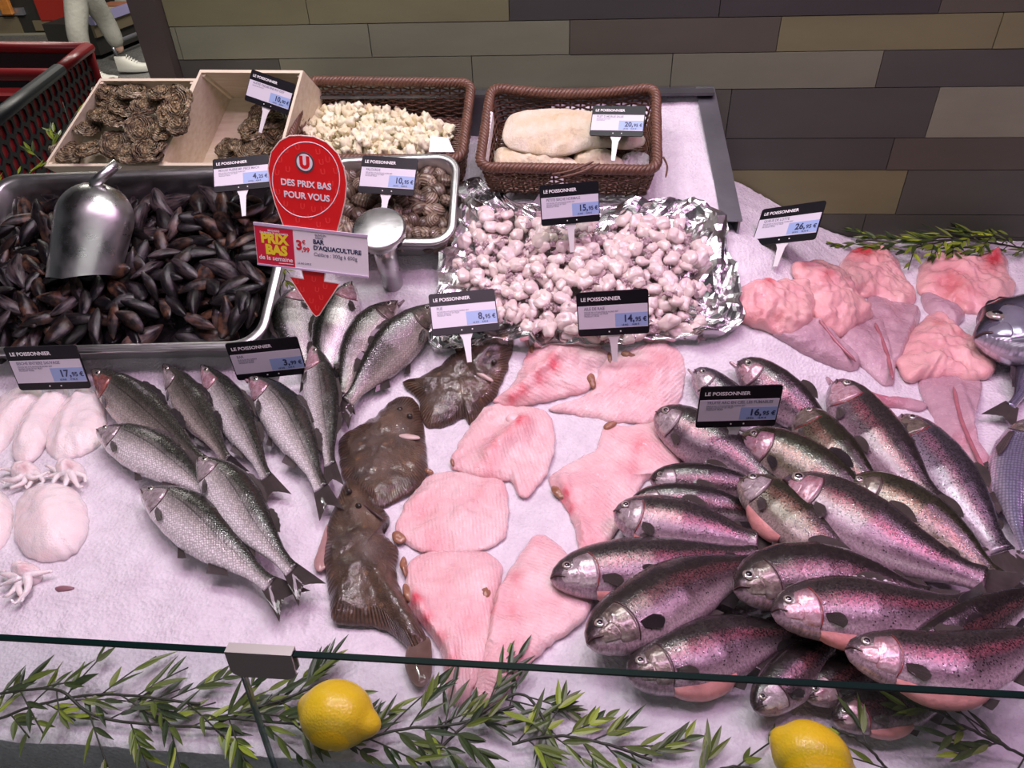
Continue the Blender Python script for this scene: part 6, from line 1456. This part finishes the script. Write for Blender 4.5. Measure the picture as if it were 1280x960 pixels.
b = MB(); b.box(cq+nq*.27+np.array([0, 0, .33]), (Lq, .06, .07), dq, nq, (0, 0, 1)); b.build('lilac_rail', LIL, fz, smooth=False)
b = MB(); b.box(cq+nq*.26+np.array([0, 0, .24]), (Lq, .03, .10), dq, nq, (0, 0, 1)); b.build('front_strip', WOODK, fz, smooth=False)
b = MB(); b.tube([q0+nq*.16+np.array([0, 0, .02]), q0+nq*.16+np.array([0, 0, .10]), q0+nq*.12+dq*.06+np.array([0, 0, .13]), q0+nq*.12+dq*Lq+np.array([0, 0, .13])], .018, 8); b.build('bumper_bar', STL2, fz)
for i in range(6):
    p = q0+dq*(.35+.26*i)-nq*.12+np.array([0, 0, .335]); b = MB(); b.box(p, (.2, .28, .05), dq, nq, (0, 0, 1)); o = b.build('food_packet', simple('packet_pale', [(.6, .55, .3), (.5, .2, .12), (.55, .55, .5)][i % 3], .4, vary=.3, vscale=20), smooth=False); tag(o, 'flat food packet lying on top of the chest freezer by the lilac rail', 'food packet', 'packets on the chest freezer')
# ================================================================== LIGHTS
def area(name, loc, target, sx, sy, power, col):
    l = bpy.data.lights.new(name, 'AREA'); l.shape = 'RECTANGLE'; l.size = sx; l.size_y = sy; l.energy = power; l.color = col
    o = bpy.data.objects.new(name, l); COL.objects.link(o); o.location = loc
    o.rotation_euler = (Vector(target)-Vector(loc)).to_track_quat('-Z', 'Y').to_euler(); return o
area('pink_counter_lamp', (.25, .55, 1.75), (.15, .85, 0), .9, .14, 8, (1, .62, .90))
area('pink_counter_lamp', (1.1, 1.0, 1.75), (.8, .8, 0), .7, .14, 5.2, (1, .50, .86))
area('pink_counter_lamp', (-.55, .85, 1.75), (-.4, .8, 0), .7, .14, 7.5, (1, .74, .93))
area('white_counter_lamp', (-.2, 1.15, 1.75), (-.2, 1.4, 0), 1.1, .14, 9, (.98, 1, .97))
area('aisle_or_fill_lamp', (-3, 5, 2.7), (-3, 5, 0), 2.5, .3, 60, (1, .95, .85))
area('aisle_or_fill_lamp', (-2.3, 3.6, 2.6), (-3.0, 7.4, .3), 1.5, .4, 130, (1, .95, .88))  # unseen fill lamp, added to brighten the chiller fronts
area('aisle_or_fill_lamp', (-2.2, 6.5, 2.6), (-2.2, 6, 0), 1.5, .3, 90, (1, .95, .88))
area('aisle_or_fill_lamp', (0, -1.6, 1.9), (0, .40, -.10), 3.0, .4, 8, (1, .97, .95))
for i, (x, y, c_) in enumerate([(-.9, .5, (1, .78, .93)), (-.35, .45, (1, .74, .92)), (.2, .95, (1, .8, .95)), (.6, .45, (1, .58, .90)), (1.0, .7, (1, .56, .90)), (1.2, .4, (1, .56, .90)), (-.6, 1.25, (1, .98, .94)), (.0, 1.30, (1, .98, .94))]):
    area('counter_spot', (x, y, 1.7), (x*.8, y+.12, 0), .05, .05, 3.2, c_)
w = bpy.data.worlds.new('world'); SC.world = w; w.use_nodes = True
w.node_tree.nodes['Background'].inputs[0].default_value = (.9, .95, 1, 1); w.node_tree.nodes['Background'].inputs[1].default_value = .07
vs = SC.view_settings; vs.view_transform = 'Standard'; vs.look = 'None'; vs.gamma = 1; vs.exposure = -0.15; vs.use_curve_mapping = False
for o in bpy.data.objects:
    if '_org' in o: del o['_org']
